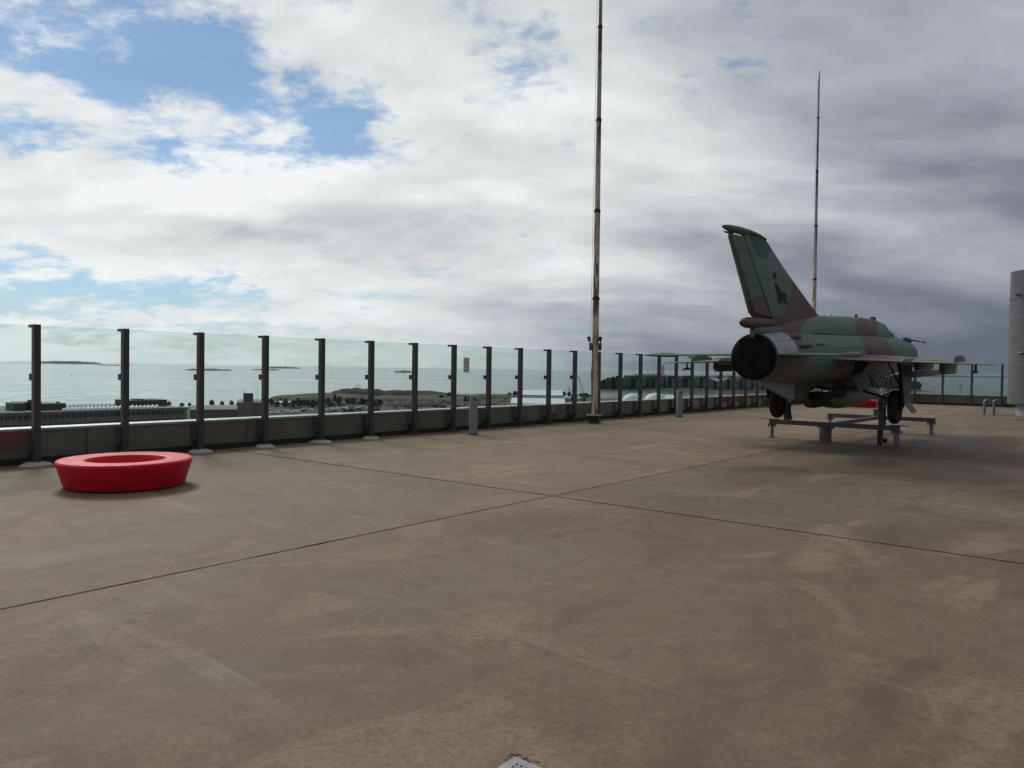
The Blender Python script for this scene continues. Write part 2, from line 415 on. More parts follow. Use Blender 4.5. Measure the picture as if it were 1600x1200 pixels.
def sea_mat():
    m = bpy.data.materials.new('sea_water'); m.use_nodes = True
    t = NT(m.node_tree); b = t.n['Principled BSDF']; out = t.n['Material Output']
    P = t.new('ShaderNodeNewGeometry').outputs['Position']
    n = t.noise(t.mapv(P, scale=(1, 2.2, 1), rot=(0, 0, 0.5)), 0.0016, 6, 0.6, 0.6)
    base = t.mix(t.mr(n, 0.35, 0.65), (0.012, 0.036, 0.044), (0.022, 0.050, 0.058))
    t.put(b.inputs['Base Color'], base); t.put(b.inputs['Roughness'], t.mr(n, 0.35, 0.65, 0.08, 0.17)); b.inputs['IOR'].default_value = 1.36
    h = t.add(t.noise(t.mapv(P, scale=(1, 1.8, 1), rot=(0, 0, 0.4)), 0.10, 8, 0.65), t.mul(t.noise(P, 0.012, 3), 1.5))
    t.put(b.inputs['Normal'], t.bump(h, 0.07, 1.0))
    # steep little wave faces that catch the sun
    g2 = t.new('ShaderNodeBsdfGlossy'); g2.inputs[0].default_value = (0.55, 0.57, 0.57, 1); g2.inputs['Roughness'].default_value = 0.50
    sp = t.noise(t.mapv(P, scale=(1, 0.45, 1), rot=(0, 0, -0.5)), 0.11, 3, 0.8)
    mx = t.new('ShaderNodeMixShader'); t.put(mx.inputs[0], t.mr(sp, 0.46, 0.72, 0.02, 0.42))
    t.l.new(b.outputs[0], mx.inputs[1]); t.l.new(g2.outputs[0], mx.inputs[2]); t.l.new(mx.outputs[0], out.inputs[0])
    return m
M_SEA = sea_mat()

def land_mat(name, cols, scale, rough=0.95):
    m = bpy.data.materials.new(name); m.use_nodes = True
    t = NT(m.node_tree); b = t.n['Principled BSDF']
    P = t.new('ShaderNodeNewGeometry').outputs['Position']
    a = t.noise(P, scale, 8, 0.65, 0.6); c = t.noise(t.mapv(P, loc=(90, 30, 0)), scale * 2.7, 8, 0.65, 0.4)
    col = t.mix(t.mr(a, 0.42, 0.58), cols[0], cols[1])
    col = t.mix(t.mr(c, 0.5, 0.6), col, cols[2])
    t.put(b.inputs['Base Color'], col); b.inputs['Roughness'].default_value = rough; b.inputs['Specular IOR Level'].default_value = 0.2
    t.put(b.inputs['Normal'], t.bump(c, 0.8, 1.5))
    return m
M_LAND = land_mat('bare_land', [(0.085, 0.072, 0.060), (0.125, 0.110, 0.095), (0.055, 0.062, 0.04)], 0.02)
M_EARTH = land_mat('heaped_earth', [(0.040, 0.037, 0.034), (0.066, 0.058, 0.052), (0.03, 0.034, 0.024)], 0.03)
M_GRASSY = land_mat('grassy_land', [(0.07, 0.075, 0.045), (0.11, 0.10, 0.065), (0.05, 0.06, 0.035)], 0.03)
M_ROCK = land_mat('islet_rock', [(0.12, 0.105, 0.10), (0.16, 0.15, 0.14), (0.05, 0.06, 0.045)], 0.02)
def leaf_mat(name, a, b_):
    m = bpy.data.materials.new(name); m.use_nodes = True
    t = NT(m.node_tree); b = t.n['Principled BSDF']
    P = t.new('ShaderNodeNewGeometry').outputs['Position']
    t.put(b.inputs['Base Color'], t.mix(t.mr(t.noise(P, 0.22, 5, 0.6), 0.35, 0.65), a, b_))
    b.inputs['Roughness'].default_value = 0.8; b.inputs['Specular IOR Level'].default_value = 0.2
    return m
M_LEAF = leaf_mat('dark_leaves', (0.030, 0.046, 0.022), (0.060, 0.080, 0.036))
M_LEAF2 = leaf_mat('pine_needles', (0.022, 0.042, 0.026), (0.045, 0.070, 0.038))
M_TRUNK = mat('bark', (0.08, 0.06, 0.045), 0.9)

# ------------------------------------------------------------------ the grid of the terrace
A_AZ = R(39.2)
AV = Vector((math.sin(A_AZ), math.cos(A_AZ), 0))        # along the fence
NV = Vector((-math.cos(A_AZ), math.sin(A_AZ), 0))       # outwards
ZV = Vector((0, 0, 1))
def g(t, s, z=0.0): return AV * t + NV * s + ZV * z
G_RZ = math.atan2(AV.y, AV.x)                            # rotation whose local x is AV
T0, S0 = 4.71, 14.01                                     # first post in view
STEP = 1.428
T_END = T0 + 31 * STEP
AX = (AV, NV, ZV)

# terrace building below, then poured slabs with open joints
mb = MB(); mb.box(g((T_END - 16) / 2, -6.0, (LAND - 0.05) / 2 - 0.010), (T_END + 18, 41.8, -LAND - 0.05), ax=AX)
M_JOINT = mat('dirty_sealant', (0.105, 0.082, 0.062), 0.9, 0, 0.5, 2.5, 0.2, 30, second=((0.13, 0.105, 0.08), 0.8))
terrace = mb.build('terrace_floor', M_JOINT, kind='structure')
def slab(t0, t1, s0, s1, tone):
    """one poured slab with a slightly ragged, chipped rim"""
    pts = []; cs = [(t0, s0), (t1, s0), (t1, s1), (t0, s1)]
    for (a, b), (c, d) in zip(cs, cs[1:] + cs[:1]):
        L = math.hypot(c - a, d - b); n = int(L / 0.11); nx, ny = -(d - b) / L, (c - a) / L       # inward
        for k in range(n):
            u = k / n; t_, s_ = a + (c - a) * u, b + (d - b) * u
            q = mnoise.noise((t_ * 4.1, s_ * 4.1, 3)); w = 0.006 * (q + 1) + (0.05 * max(0, mnoise.noise((t_ * 1.7 + 9, s_ * 1.7, 1)) - .42) if k else 0)
            p = g(t_ + nx * w, s_ + ny * w); pts.append((p.x, p.y))
    m = MB(); m.prism(pts, (-0.033, 0), (0, 0, 0), Vector((1, 0, 0)), Vector((0, 1, 0)), ZV)
    o = m.build('concrete_slab', M_CONC, terrace); o.color = (*tone, 1)
    return o
JT, JS = 8.22, 5.98
gp, gq = 0.008, 0.017
slab(-14, JT - gq, JS + gp, 14.36, (1.02, 0.965, 0.87)); slab(JT + gq, T_END + 0.35, JS + gp, 14.36, (1.22, 1.14, 1.02))
slab(-14, JT - gq, -25, JS - gp, (1.01, 0.94, 0.85)); slab(JT + gq, T_END + 0.35, -25, JS - gp, (0.96, 0.94, 0.87))

# parapets outside the glass
def parapet(name, t_len, base, rz, label):
    p = thing(name, label, 'parapet', base, rz)
    m = MB(); m.box((t_len / 2, 0.42, 0.28), (t_len, 0.30, 0.56)); m.build('wall', M_PARAPET, p, bevel=0.01)
    m = MB(); m.box((t_len / 2, 0.245, 0.055), (t_len, 0.04, 0.11)); m.build('plinth', M_BASE, p)
    # capping in lengths
    n = int(t_len / 3.0); L = t_len / n
    me = None
    c = MB(); c.box((0, 0, 0), (0.05, 0.012, 0.44)); sme = c.mesh('seam', M_POST)
    for k in range(n):
        if me is None:
            c = MB(); c.box((L / 2, 0.42, 0.582), (L - 0.006, 0.37, 0.044)); me = c.mesh('capping', M_CAP)
        o = link('capping', me, p, 0.008); o.location = (k * L, 0, 0)
        if k: o = link('seam', sme, p); o.location = (k * L + .7, 0.266, 0.335)
    return p
parapet('parapet', T_END + 14, g(-14, S0), G_RZ, 'low dark parapet with pale metal capping outside the long glass fence')
parapet('parapet', 40, g(T_END, S0 - 0.15), G_RZ - PI / 2, 'low dark parapet with pale capping behind the far glass fence')

# ------------------------------------------------------------------ glass fences
P_TOP = 2.34
def post_parts():
    m = MB(); m.box((0, 0, P_TOP / 2 + 0.02), (0.105, 0.12, P_TOP - 0.046)); post = m.mesh('post', M_POST)
    m = MB(); m.box((0, 0.02, 0), (0.112, 0.10, 0.115)); cl = m.mesh('clamp', M_CLAMP)
    m = MB(); m.box((0, 0.055, -0.024), (0.112, 0.23, 0.05)); top = m.mesh('top_bracket', M_CLAMP)
    m = MB(); m.box((0, 0, 0.012), (0.26, 0.24, 0.024))
    bolt = [(0.085, 0.085), (-0.085, 0.085), (0.085, -0.085), (-0.085, -0.085)]
    for x, y in bolt: m.lathe([(0.014, 0.02), (0.014, 0.06), (0.008, 0.068)], (x, y, 0), 6)
    for sx in (-1, 1): m.prism([(sx * 0.052, 0.024), (sx * 0.12, 0.024), (sx * 0.052, 0.10)], (-0.008, 0.008))
    plate = m.mesh('base_plate', M_PLATE)
    m = MB()
    pr = [(0.0, 0.062), (0.10, 0.060), (0.17, 0.048), (0.22, 0.030), (0.255, 0.004), (0.26, -0.01)]
    m.lathe(list(reversed(pr)), (0, 0, 0), 22)
    m.v = [(x * (1 + 0.22 * mnoise.noise((x * 5, y * 5, 1))), y * (0.85 + 0.22 * mnoise.noise((x * 5, y * 5, 4))), z * (1 + 0.35 * mnoise.noise((x * 9, y * 9, 7)))) for x, y, z in m.v]
    pad = m.mesh('mortar_pad', M_MORTAR, 60)
    return post, cl, top, plate, pad
ME_POST, ME_CL, ME_TOP, ME_PLATE, ME_PAD = post_parts()
m = MB(); m.box((0, 0, (0.125 + P_TOP - 0.012) / 2), (STEP - 0.016, 0.014, P_TOP - 0.012 - 0.125)); ME_PANE = m.mesh('glass_pane', M_GLASS)
def fence(name, label, base, rz, ks, pads, wide_from=None):
    fn = thing(name, label, 'glass fence', base, rz)
    for k in ks:
        p = link('post', ME_POST, fn, 0.006); p.location = (k * STEP, 0, 0)
        for z in (1.465, 0.19):
            c = link('clamp', ME_CL, p, 0.004); c.location = (0, 0.092, z)
        c = link('top_bracket', ME_TOP, p, 0.004); c.location = (0, 0.02, P_TOP - 0.005)
        if k in pads:
            c = link('mortar_pad', ME_PAD, p); c.rotation_euler = (0, 0, k * 1.3); c.scale = (1 + 0.1 * math.sin(k * 2.1), 1, 1)
        else:
            c = link('base_plate', ME_PLATE, p)
        if k != ks[-1]:
            gl = link('glass_pane', ME_PANE, fn); gl.location = ((k + 0.5) * STEP, 0.125, 0); gl.rotation_euler = (random.uniform(-.004, .004), 0, random.uniform(-.003, .003))
    return fn
fence('glass_fence', 'long tinted glass fence on dark posts running from the red seat towards the jet', g(T0, S0), G_RZ, list(range(-4, 32)), set(range(-4, 6)))
fence('glass_fence', 'far glass fence on dark posts across the end of the terrace', g(T_END, S0 - 0.10), G_RZ - PI / 2, list(range(0, 27)), set())

# no-smoking signs on the panes
def sign(label, k, frac, zc):
    o = thing('warning_sign', label, 'sign', g(T0 + (k + frac) * STEP, S0 + 0.112, zc), G_RZ, 'signs on the glass fence')
    ux, uz, uw = Vector((1, 0, 0)), Vector((0, 0, 1)), Vector((0, -1, 0))
    m = MB(); m.box((0, -0.001, 0), (0.23, 0.004, 0.41)); m.build('frame', M_STEEL_D, o)
    m = MB(); m.box((0, -0.005, 0), (0.205, 0.003, 0.385)); m.build('panel', M_SIGNW, o)
    y0 = -0.008
    m = MB()
    n = 40; ro, ri = 0.080, 0.067
    vs = []; fs = []
    for k_ in range(n):
        a = 2 * PI * k_ / n
        vs += [(ro * math.cos(a), y0, 0.085 + ro * math.sin(a)), (ri * math.cos(a), y0, 0.085 + ri * math.sin(a))]
    for k_ in range(n):
        j = (k_ + 1) % n; fs.append((2 * k_, 2 * j, 2 * j + 1, 2 * k_ + 1))
    m._add(vs, fs)
    m.box((0, y0 - 0.001, 0.085), (0.013, 0.001, 0.13), rot=Matrix.Rotation(R(-45), 3, 'Y'))
    m.build('prohibition_ring', M_SIGNR, o)
    m = MB(); m.box((0, y0, 0.078), (0.085, 0.001, 0.016))
    m.tube([(0.045, y0, 0.088), (0.05, y0, 0.105), (0.042, y0, 0.118)], 0.004, 6); m.build('cigarette', M_SIGNK, o)
    m = MB(); m.tube([(-0.05, y0, -0.03), (-0.03, y0, -0.065), (0.02, y0, -0.085), (0.05, y0, -0.06), (0.03, y0, -0.03)], 0.011, 6); m.build('red_mark', M_SIGNR, o)
    m = MB(); m.box((0, y0, -0.145), (0.15, 0.001, 0.02)); m.build('text_bar', M_SIGNK, o)
    return o
M_SIGNW = mat('sign_white', (0.80, 0.77, 0.77), 0.5, 0, 0.05); M_SIGNR = mat('sign_red', (0.40, 0.06, 0.08), 0.5); M_SIGNK = mat('sign_black', (0.03, 0.02, 0.025), 0.5)
sign('white no smoking sign with red ring on the glass near the first grey bin', 7, 0.43, 1.80)
sign('white prohibition sign on the glass beside the second grey bin, under the wing', 15, 0.36, 1.72)

# ------------------------------------------------------------------ red ring seats
def ring_seat(label, loc, group):
    m = MB()
    prof = [(0.68, 0.018), (0.758, 0.018), (0.772, 0.032), (0.850, 0.300), (0.866, 0.335), (0.868, 0.350), (0.861, 0.365), (0.842, 0.376), (0.815, 0.378), (0.60, 0.371), (0.535, 0.372),
            (0.516, 0.366), (0.506, 0.350), (0.475, 0.10), (0.470, 0.018)]
    m.lathe(prof, (0, 0, 0), 96, close=True)
    o = thing('ring_seat', label, 'seat', loc, 0.3, group)
    m.build('seat_shell', M_RED, o, 35)
    m = MB(); m.lathe([(0.70, 0.0), (0.70, 0.03), (0.50, 0.03), (0.50, 0.0)], (0, 0, 0), 64, close=True); m.build('foot_ring', M_BLACK, o)
    return o
ring_seat('round red plastic ring seat on the bare concrete in front of the glass fence', (-5.42, 10.61, 0), 'red ring seats')
ring_seat('round red ring seat mostly hidden behind the jet and its stand', (18.0, 39.0, 0), 'red ring seats')

# ------------------------------------------------------------------ masts
def rust_mat():
    m = bpy.data.materials.new('rusting_mast_paint'); m.use_nodes = True
    t = NT(m.node_tree); b = t.n['Principled BSDF']
    tc = t.new('ShaderNodeTexCoord').outputs['Object']; x = t.xyz(tc)
    hz = x[2]
    body = t.mix(t.mr(hz, 3.0, 11.0), (0.74, 0.66, 0.52), (0.36, 0.37, 0.37))
    n = t.noise(t.mapv(tc, scale=(7, 7, 1.3)), 1.0, 7, 0.65)
    stain = t.noise(t.mapv(tc, scale=(3, 3, 0.5), loc=(3, 1, 2)), 1.0, 6, 0.6)
    col = t.mix(t.mr(stain, 0.42, 0.62, 0, 0.8), body, t.mix(t.mr(hz, 4, 12), (0.55, 0.33, 0.15), (0.20, 0.16, 0.12)))
    col = t.mix(t.mr(n, 0.50, 0.56, 0, 0.92), col, (0.080, 0.038, 0.020))
    t.put(b.inputs['Base Color'], col); b.inputs['Roughness'].default_value = 0.62
    t.put(b.inputs['Normal'], t.bump(n, 0.3, 0.01))
    return m
M_MAST = rust_mat()
M_RUST = mat('dark_rust', (0.055, 0.026, 0.016), 0.85, 0, 0.4, 14, 0.3, 60)
def mast(label, loc, dark_from=None):
    o = thing('mast', label, 'mast', loc, 0, 'tall rusty masts')
    m = MB(); m.lathe([(0.20, 0.0), (0.20, 0.06), (0.17, 0.07), (0.17, 0.21), (0.19, 0.22), (0.19, 0.25)], (0, 0, 0), 20)
    for k in range(8):
        a = k * PI / 4; m.lathe([(0.018, 0.21), (0.018, 0.30)], (0.20 * math.cos(a), 0.20 * math.sin(a), 0), 6)
    m.build('pedestal', M_STEEL_D, o, 40)
    m = MB(); m.lathe([(0.25, 0.25), (0.25, 0.275), (0.12, 0.28), (0.118, 0.31)], (0, 0, 0), 24); m.build('flange', M_MORTAR, o, 40)
    zs = [0.28, 4.05, 6.85, 9.75, 12.7, 15.6, 17.7]; rs = [0.112, 0.098, 0.085, 0.072, 0.058, 0.045]
    for i in range(6):
        m = MB(); m.tube([(0, 0, zs[i]), (0, 0, zs[i + 1])], [rs[i], rs[i] - 0.006], 16)
        m.build('pole_section', M_MAST, o, 50)
        if i:
            m = MB(); m.lathe([(rs[i - 1] - 0.004, zs[i] - 0.10), (rs[i - 1] + 0.006, zs[i] - 0.09), (rs[i - 1] + 0.006, zs[i] - 0.02), (rs[i], zs[i] + 0.02)], (0, 0, 0), 16)
            m.build('collar', M_RUST, o, 40)
    m = MB(); m.lathe([(0.045, 17.7), (0.05, 17.75), (0.05, 18.0), (0.02, 18.12)], (0, 0, 0), 12); m.build('finial', M_WHITE, o, 40)
    m = MB(); m.tube([(-0.16, -0.06, 2.6), (-0.13, -0.04, 8), (-0.10, -0.02, 17.6)], 0.006, 5); m.build('halyard', M_CHROME, o)
    m = MB()
    pts = [(-0.10 - 0.02 * math.sin(z * 5), -0.08 + 0.012 * math.sin(z * 3), z) for z in [0.3 + 0.14 * i for i in range(17)]]
    m.tube(pts, 0.012, 6); m.build('cable', M_BLACK, o)
    return o
MAST1 = Vector((2.66, 24.3, 0))
mast('tall tapering rusty mast with two floodlights standing by the long glass fence', MAST1)
mast('tall rust-streaked mast rising behind the tail of the jet', (16.4, 41.2, 0))
def floodlight(label, side):
    o = thing('floodlight', label, 'floodlight', MAST1 + Vector((side * 0.155, -0.02, 2.46)), 0.2 * side)
    m = MB(); m.box((0, 0, 0), (0.075, 0.08, 0.24)); m.build('driver_box', M_STEEL_D, o, bevel=0.008)
    m = MB(); m.box((-side * 0.0 + side * 0.05 * (1 if side < 0 else -0.2), -0.02, 0.25), (0.095, 0.09, 0.15), rot=Matrix.Rotation(R(18 * side), 3, 'Y')); m.build('lamp_head', M_CLAMP, o, bevel=0.01)
    m = MB(); m.tube([(0, 0, 0.10), (side * 0.02, 0, 0.2)], 0.018, 8); m.tube([(0, 0, 0.02), (-side * 0.11, 0, 0.02)], 0.02, 8); m.build('bracket', M_STEEL_D, o)
    return o
floodlight('black floodlight on the side of the mast facing the sea', -1)
floodlight('black floodlight on the side of the mast facing the jet', 1)

# ------------------------------------------------------------------ grey ash bins
def ash_bin(label, loc):
    o = thing('ash_bin', label, 'bin', loc, G_RZ - R(33), 'grey ash bins by the glass fence')
    m = MB(); m.box((0, 0, 0.50), (0.19, 0.16, 0.96)); m.build('body', M_BIN, o, bevel=0.008)
    m = MB(); m.box((0, 0, 0.995), (0.20, 0.17, 0.03)); m.build('lid', M_LIGHTGREY, o, bevel=0.006)
    m = MB(); m.box((0.02, -0.0805, 0.91), (0.055, 0.012, 0.045)); m.build('ash_slot', M_PIT, o)
    m = MB(); m.box((0, 0, 0.01), (0.21, 0.18, 0.02)); m.build('foot_plate', M_STEEL_D, o)
    return o
ash_bin('narrow grey ash bin between the red seat and the mast', (-0.99, 19.5, 0))
ash_bin('narrow grey ash bin between the mast and the jet', (6.26, 28.2, 0))

# ------------------------------------------------------------------ round vent tower, vent pipes, floor covers
def tower():
    c = Vector((23.0, 32.3, 0))
    o = thing('vent_tower', 'round grey vent tower with ribbed metal cladding at the right edge', 'vent tower', c)
    m = MB(); prof = []
    z = 0.50
    while z < 5.0: prof += [(1.50, z), (1.515, z + 0.012), (1.515, z + 0.05), (1.50, z + 0.062)]; z += 0.078
    m.lathe(prof, (0, 0, 0), 72); m.build('ribbed_cladding', M_CLAD, o, 50)
    m = MB(); m.lathe([(1.53, 5.0), (1.53, 5.06), (1.505, 5.07), (1.505, 6.2), (1.47, 6.2), (1.47, 5.2)], (0, 0, 0), 72); m.build('top_shroud', M_CLAD2, o, 40)
    m = MB(); m.lathe([(1.20, 0.0), (1.20, 0.49)], (0, 0, 0), 48); m.build('base_drum', M_LIGHTGREY, o, 40)
    for nm, px_, py_, lab in (('security_camera', 1590.5, 460, 'upper white security camera on the vent tower'), ('security_camera', 1596, 552, 'lower white security camera on the vent tower')):
        d = ray(px_, py_); d2 = Vector((d.x, d.y)); cc = Vector((c.x, c.y))
        # first hit of the drum
        aa = d2.dot(d2); bb = -2 * d2.dot(cc); c_ = cc.dot(cc) - 1.52 ** 2
        disc = bb * bb - 4 * aa * c_
        t = (-bb - math.sqrt(max(disc, 0))) / (2 * aa)
        p = CAM + d * t
        nrm = Vector((p.x - c.x, p.y - c.y, 0)).normalized()
        s = thing(nm, lab, 'security camera', p, math.atan2(nrm.y, nrm.x), 'security cameras on the vent tower')
        m = MB(); m.box((0.03, 0, 0), (0.07, 0.07, 0.09)); m.build('mount', M_WHITE, s, bevel=0.01)
        m = MB(); m.tube([(0.05, 0.02, 0.01), (0.13, 0.10, -0.02)], [0.055, 0.062], 14); m.build('housing', M_WHITE, s, 40)
        m = MB(); m.tube([(0.128, 0.098, -0.019), (0.142, 0.114, -0.024)], 0.048, 14); m.build('lens', M_BLACK, s, 40)
M_CLAD = mat('ribbed_zinc', (0.15, 0.155, 0.16), 0.5, 0.5, 0.12, 2)
M_CLAD2 = mat('plain_zinc', (0.10, 0.105, 0.11), 0.5, 0.5, 0.12, 2)
tower()
def vent_pipe(label, loc):
    o = thing('vent_pipe', label, 'vent pipe', loc, 0, 'bent vent pipes by the tower')
    r = 0.055
    pts = [(0, 0, 0.0), (0, 0, 0.52)] + [(0.11 - 0.11 * math.cos(a), -0.0, 0.52 + 0.11 * math.sin(a)) for a in [R(d) for d in range(15, 181, 15)]] + [(0.22, 0, 0.45)]
    m = MB(); m.tube(pts, r, 14); m.build('pipe', M_PIPE, o, 50)
    m = MB(); m.lathe([(0.11, 0.0), (0.11, 0.012), (0.062, 0.02), (0.062, 0.06)], (0, 0, 0), 16); m.build('collar', M_PIPE, o, 40)
vent_pipe('left bent grey vent pipe standing before the far fence', (20.57, 32.85, 0))
vent_pipe('right bent grey vent pipe standing nearest the vent tower', (21.05, 32.95, 0))
def drain():
    tip = on_z(805, 1184, 0)
    W = 0.34; c = tip - AV * W * 0.5 * 0 + Vector((0, 0, 0))
    # square frame aligned with the slab joints, its far corner at the tip
    e1 = -AV; e2 = -NV
    cen = tip + (e1 + e2) * (W / 2)
    o = thing('floor_drain', 'square perforated metal drain grate set in the concrete at the bottom edge', 'drain', cen, G_RZ)
    n = 11; cs = (W - 0.07) / n; vs = []; fs = []
    z = 0.006
    for i in range(n):
        for j in range(n):
            x, y = -W / 2 + 0.035 + (i + 0.5) * cs, -W / 2 + 0.035 + (j + 0.5) * cs
            b = len(vs)
            sq = [(1, 0), (1, 1), (0, 1), (-1, 1), (-1, 0), (-1, -1), (0, -1), (1, -1)]
            vs += [(x + a * cs / 2, y + c_ * cs / 2, z) for a, c_ in sq]
            vs += [(x + 0.30 * cs * math.cos(k * PI / 4), y + 0.30 * cs * math.sin(k * PI / 4), z) for k in range(8)]
            vs += [(x + 0.30 * cs * math.cos(k * PI / 4), y + 0.30 * cs * math.sin(k * PI / 4), z - 0.004) for k in range(8)]
            for k in range(8):
                l = (k + 1) % 8; fs.append((b + k, b + l, b + 8 + l, b + 8 + k)); fs.append((b + 8 + k, b + 8 + l, b + 16 + l, b + 16 + k))
    m = MB(); m._add(vs, fs)
    for sx, sy, lx, ly in ((0, 1, W, 0.035), (0, -1, W, 0.035), (1, 0, 0.035, W - 0.07), (-1, 0, 0.035, W - 0.07)):
        m.box((sx * (W / 2 - 0.0175), sy * (W / 2 - 0.0175), z - 0.003), (lx, ly, 0.006))
    m.build('grate', M_GRATE, o)
    m = MB(); m.box((0, 0, 0.0005), (W + 0.014, W + 0.014, 0.001)); m.build('recess', M_PIT, o)
    # broken concrete lip round the frame
    mm = MB()
    for k in range(26):
        u = random.uniform(-0.05, W); e = random.choice((0, 1)); off = random.uniform(0.012, 0.035)
        p = (W / 2 + off, W / 2 - u) if e else (W / 2 - u, W / 2 + off)
        s = random.uniform(0.004, 0.011)
        mm.box((p[0], p[1], 0.001), (s * 2, s * 1.4, s * 0.7), rot=Matrix.Rotation(random.uniform(0, 3), 3, 'Z'))
    mm.build('crumbled_edge', M_PLATE, o, kind='stuff')
drain()
o = thing('floor_cover', 'small flat pale cover plate in the floor right of the jet shadow', 'cover plate', on_z(1502, 772, 0), G_RZ)
m = MB(); m.box((0, 0, 0.002), (0.13, 0.26, 0.006)); m.build('plate', M_PIPE, o, bevel=0.002)
m = MB()
for sx in (-1, 1): m.lathe([(0.008, 0.003), (0.008, 0.008)], (0, sx * 0.11, 0), 8)
m.build('screw', M_STEEL_D, o)
o = thing('floor_slot', 'dark slot drain in the floor at the foot of the vent tower', 'slot drain', on_z(1597, 656.5, 0), R(8))
m = MB(); m.box((0, 0, 0.004), (0.9, 0.12, 0.008)); m.build('grille', M_STEEL_D, o)
m = MB()
for k in range(14): m.box((-0.39 + k * 0.06, 0, 0.011), (0.02, 0.10, 0.006))
m.build('bar', M_BASE, o)

# ------------------------------------------------------------------ the jet
J_AZ, J_PT = R(40), R(1.5)
EX = Vector((math.sin(J_AZ) * math.cos(J_PT), math.cos(J_AZ) * math.cos(J_PT), math.sin(J_PT)))
EY = Vector((-math.cos(J_AZ), math.sin(J_AZ), 0)); EZ = EX.cross(EY)
NOZ = Vector((4.70, 14.70, 2.0)); JB = 1.56
jet = thing('fighter_jet', 'camouflaged green and brown jet fighter with tall fin raised on a steel stand', 'fighter jet')
jo = NOZ - EZ * JB
jet.matrix_world = Matrix(((EX.x, EY.x, EZ.x, jo.x), (EX.y, EY.y, EZ.y, jo.y), (EX.z, EY.z, EZ.z, jo.z), (0, 0, 0, 1)))
def part(name, mb, m_, parent=None, smooth=35, bevel=0.0, **kw):
    o = mb.build(name, m_, parent or jet, smooth, bevel, **kw)
    if parent is None or parent == jet: o.location = (0, 0, JB)
    return o
C_GREEN, C_BROWN, C_GREY, C_DKGREEN = (0.098, 0.182, 0.122), (0.112, 0.063, 0.061), (0.155, 0.155, 0.155), (0.016, 0.056, 0.038)

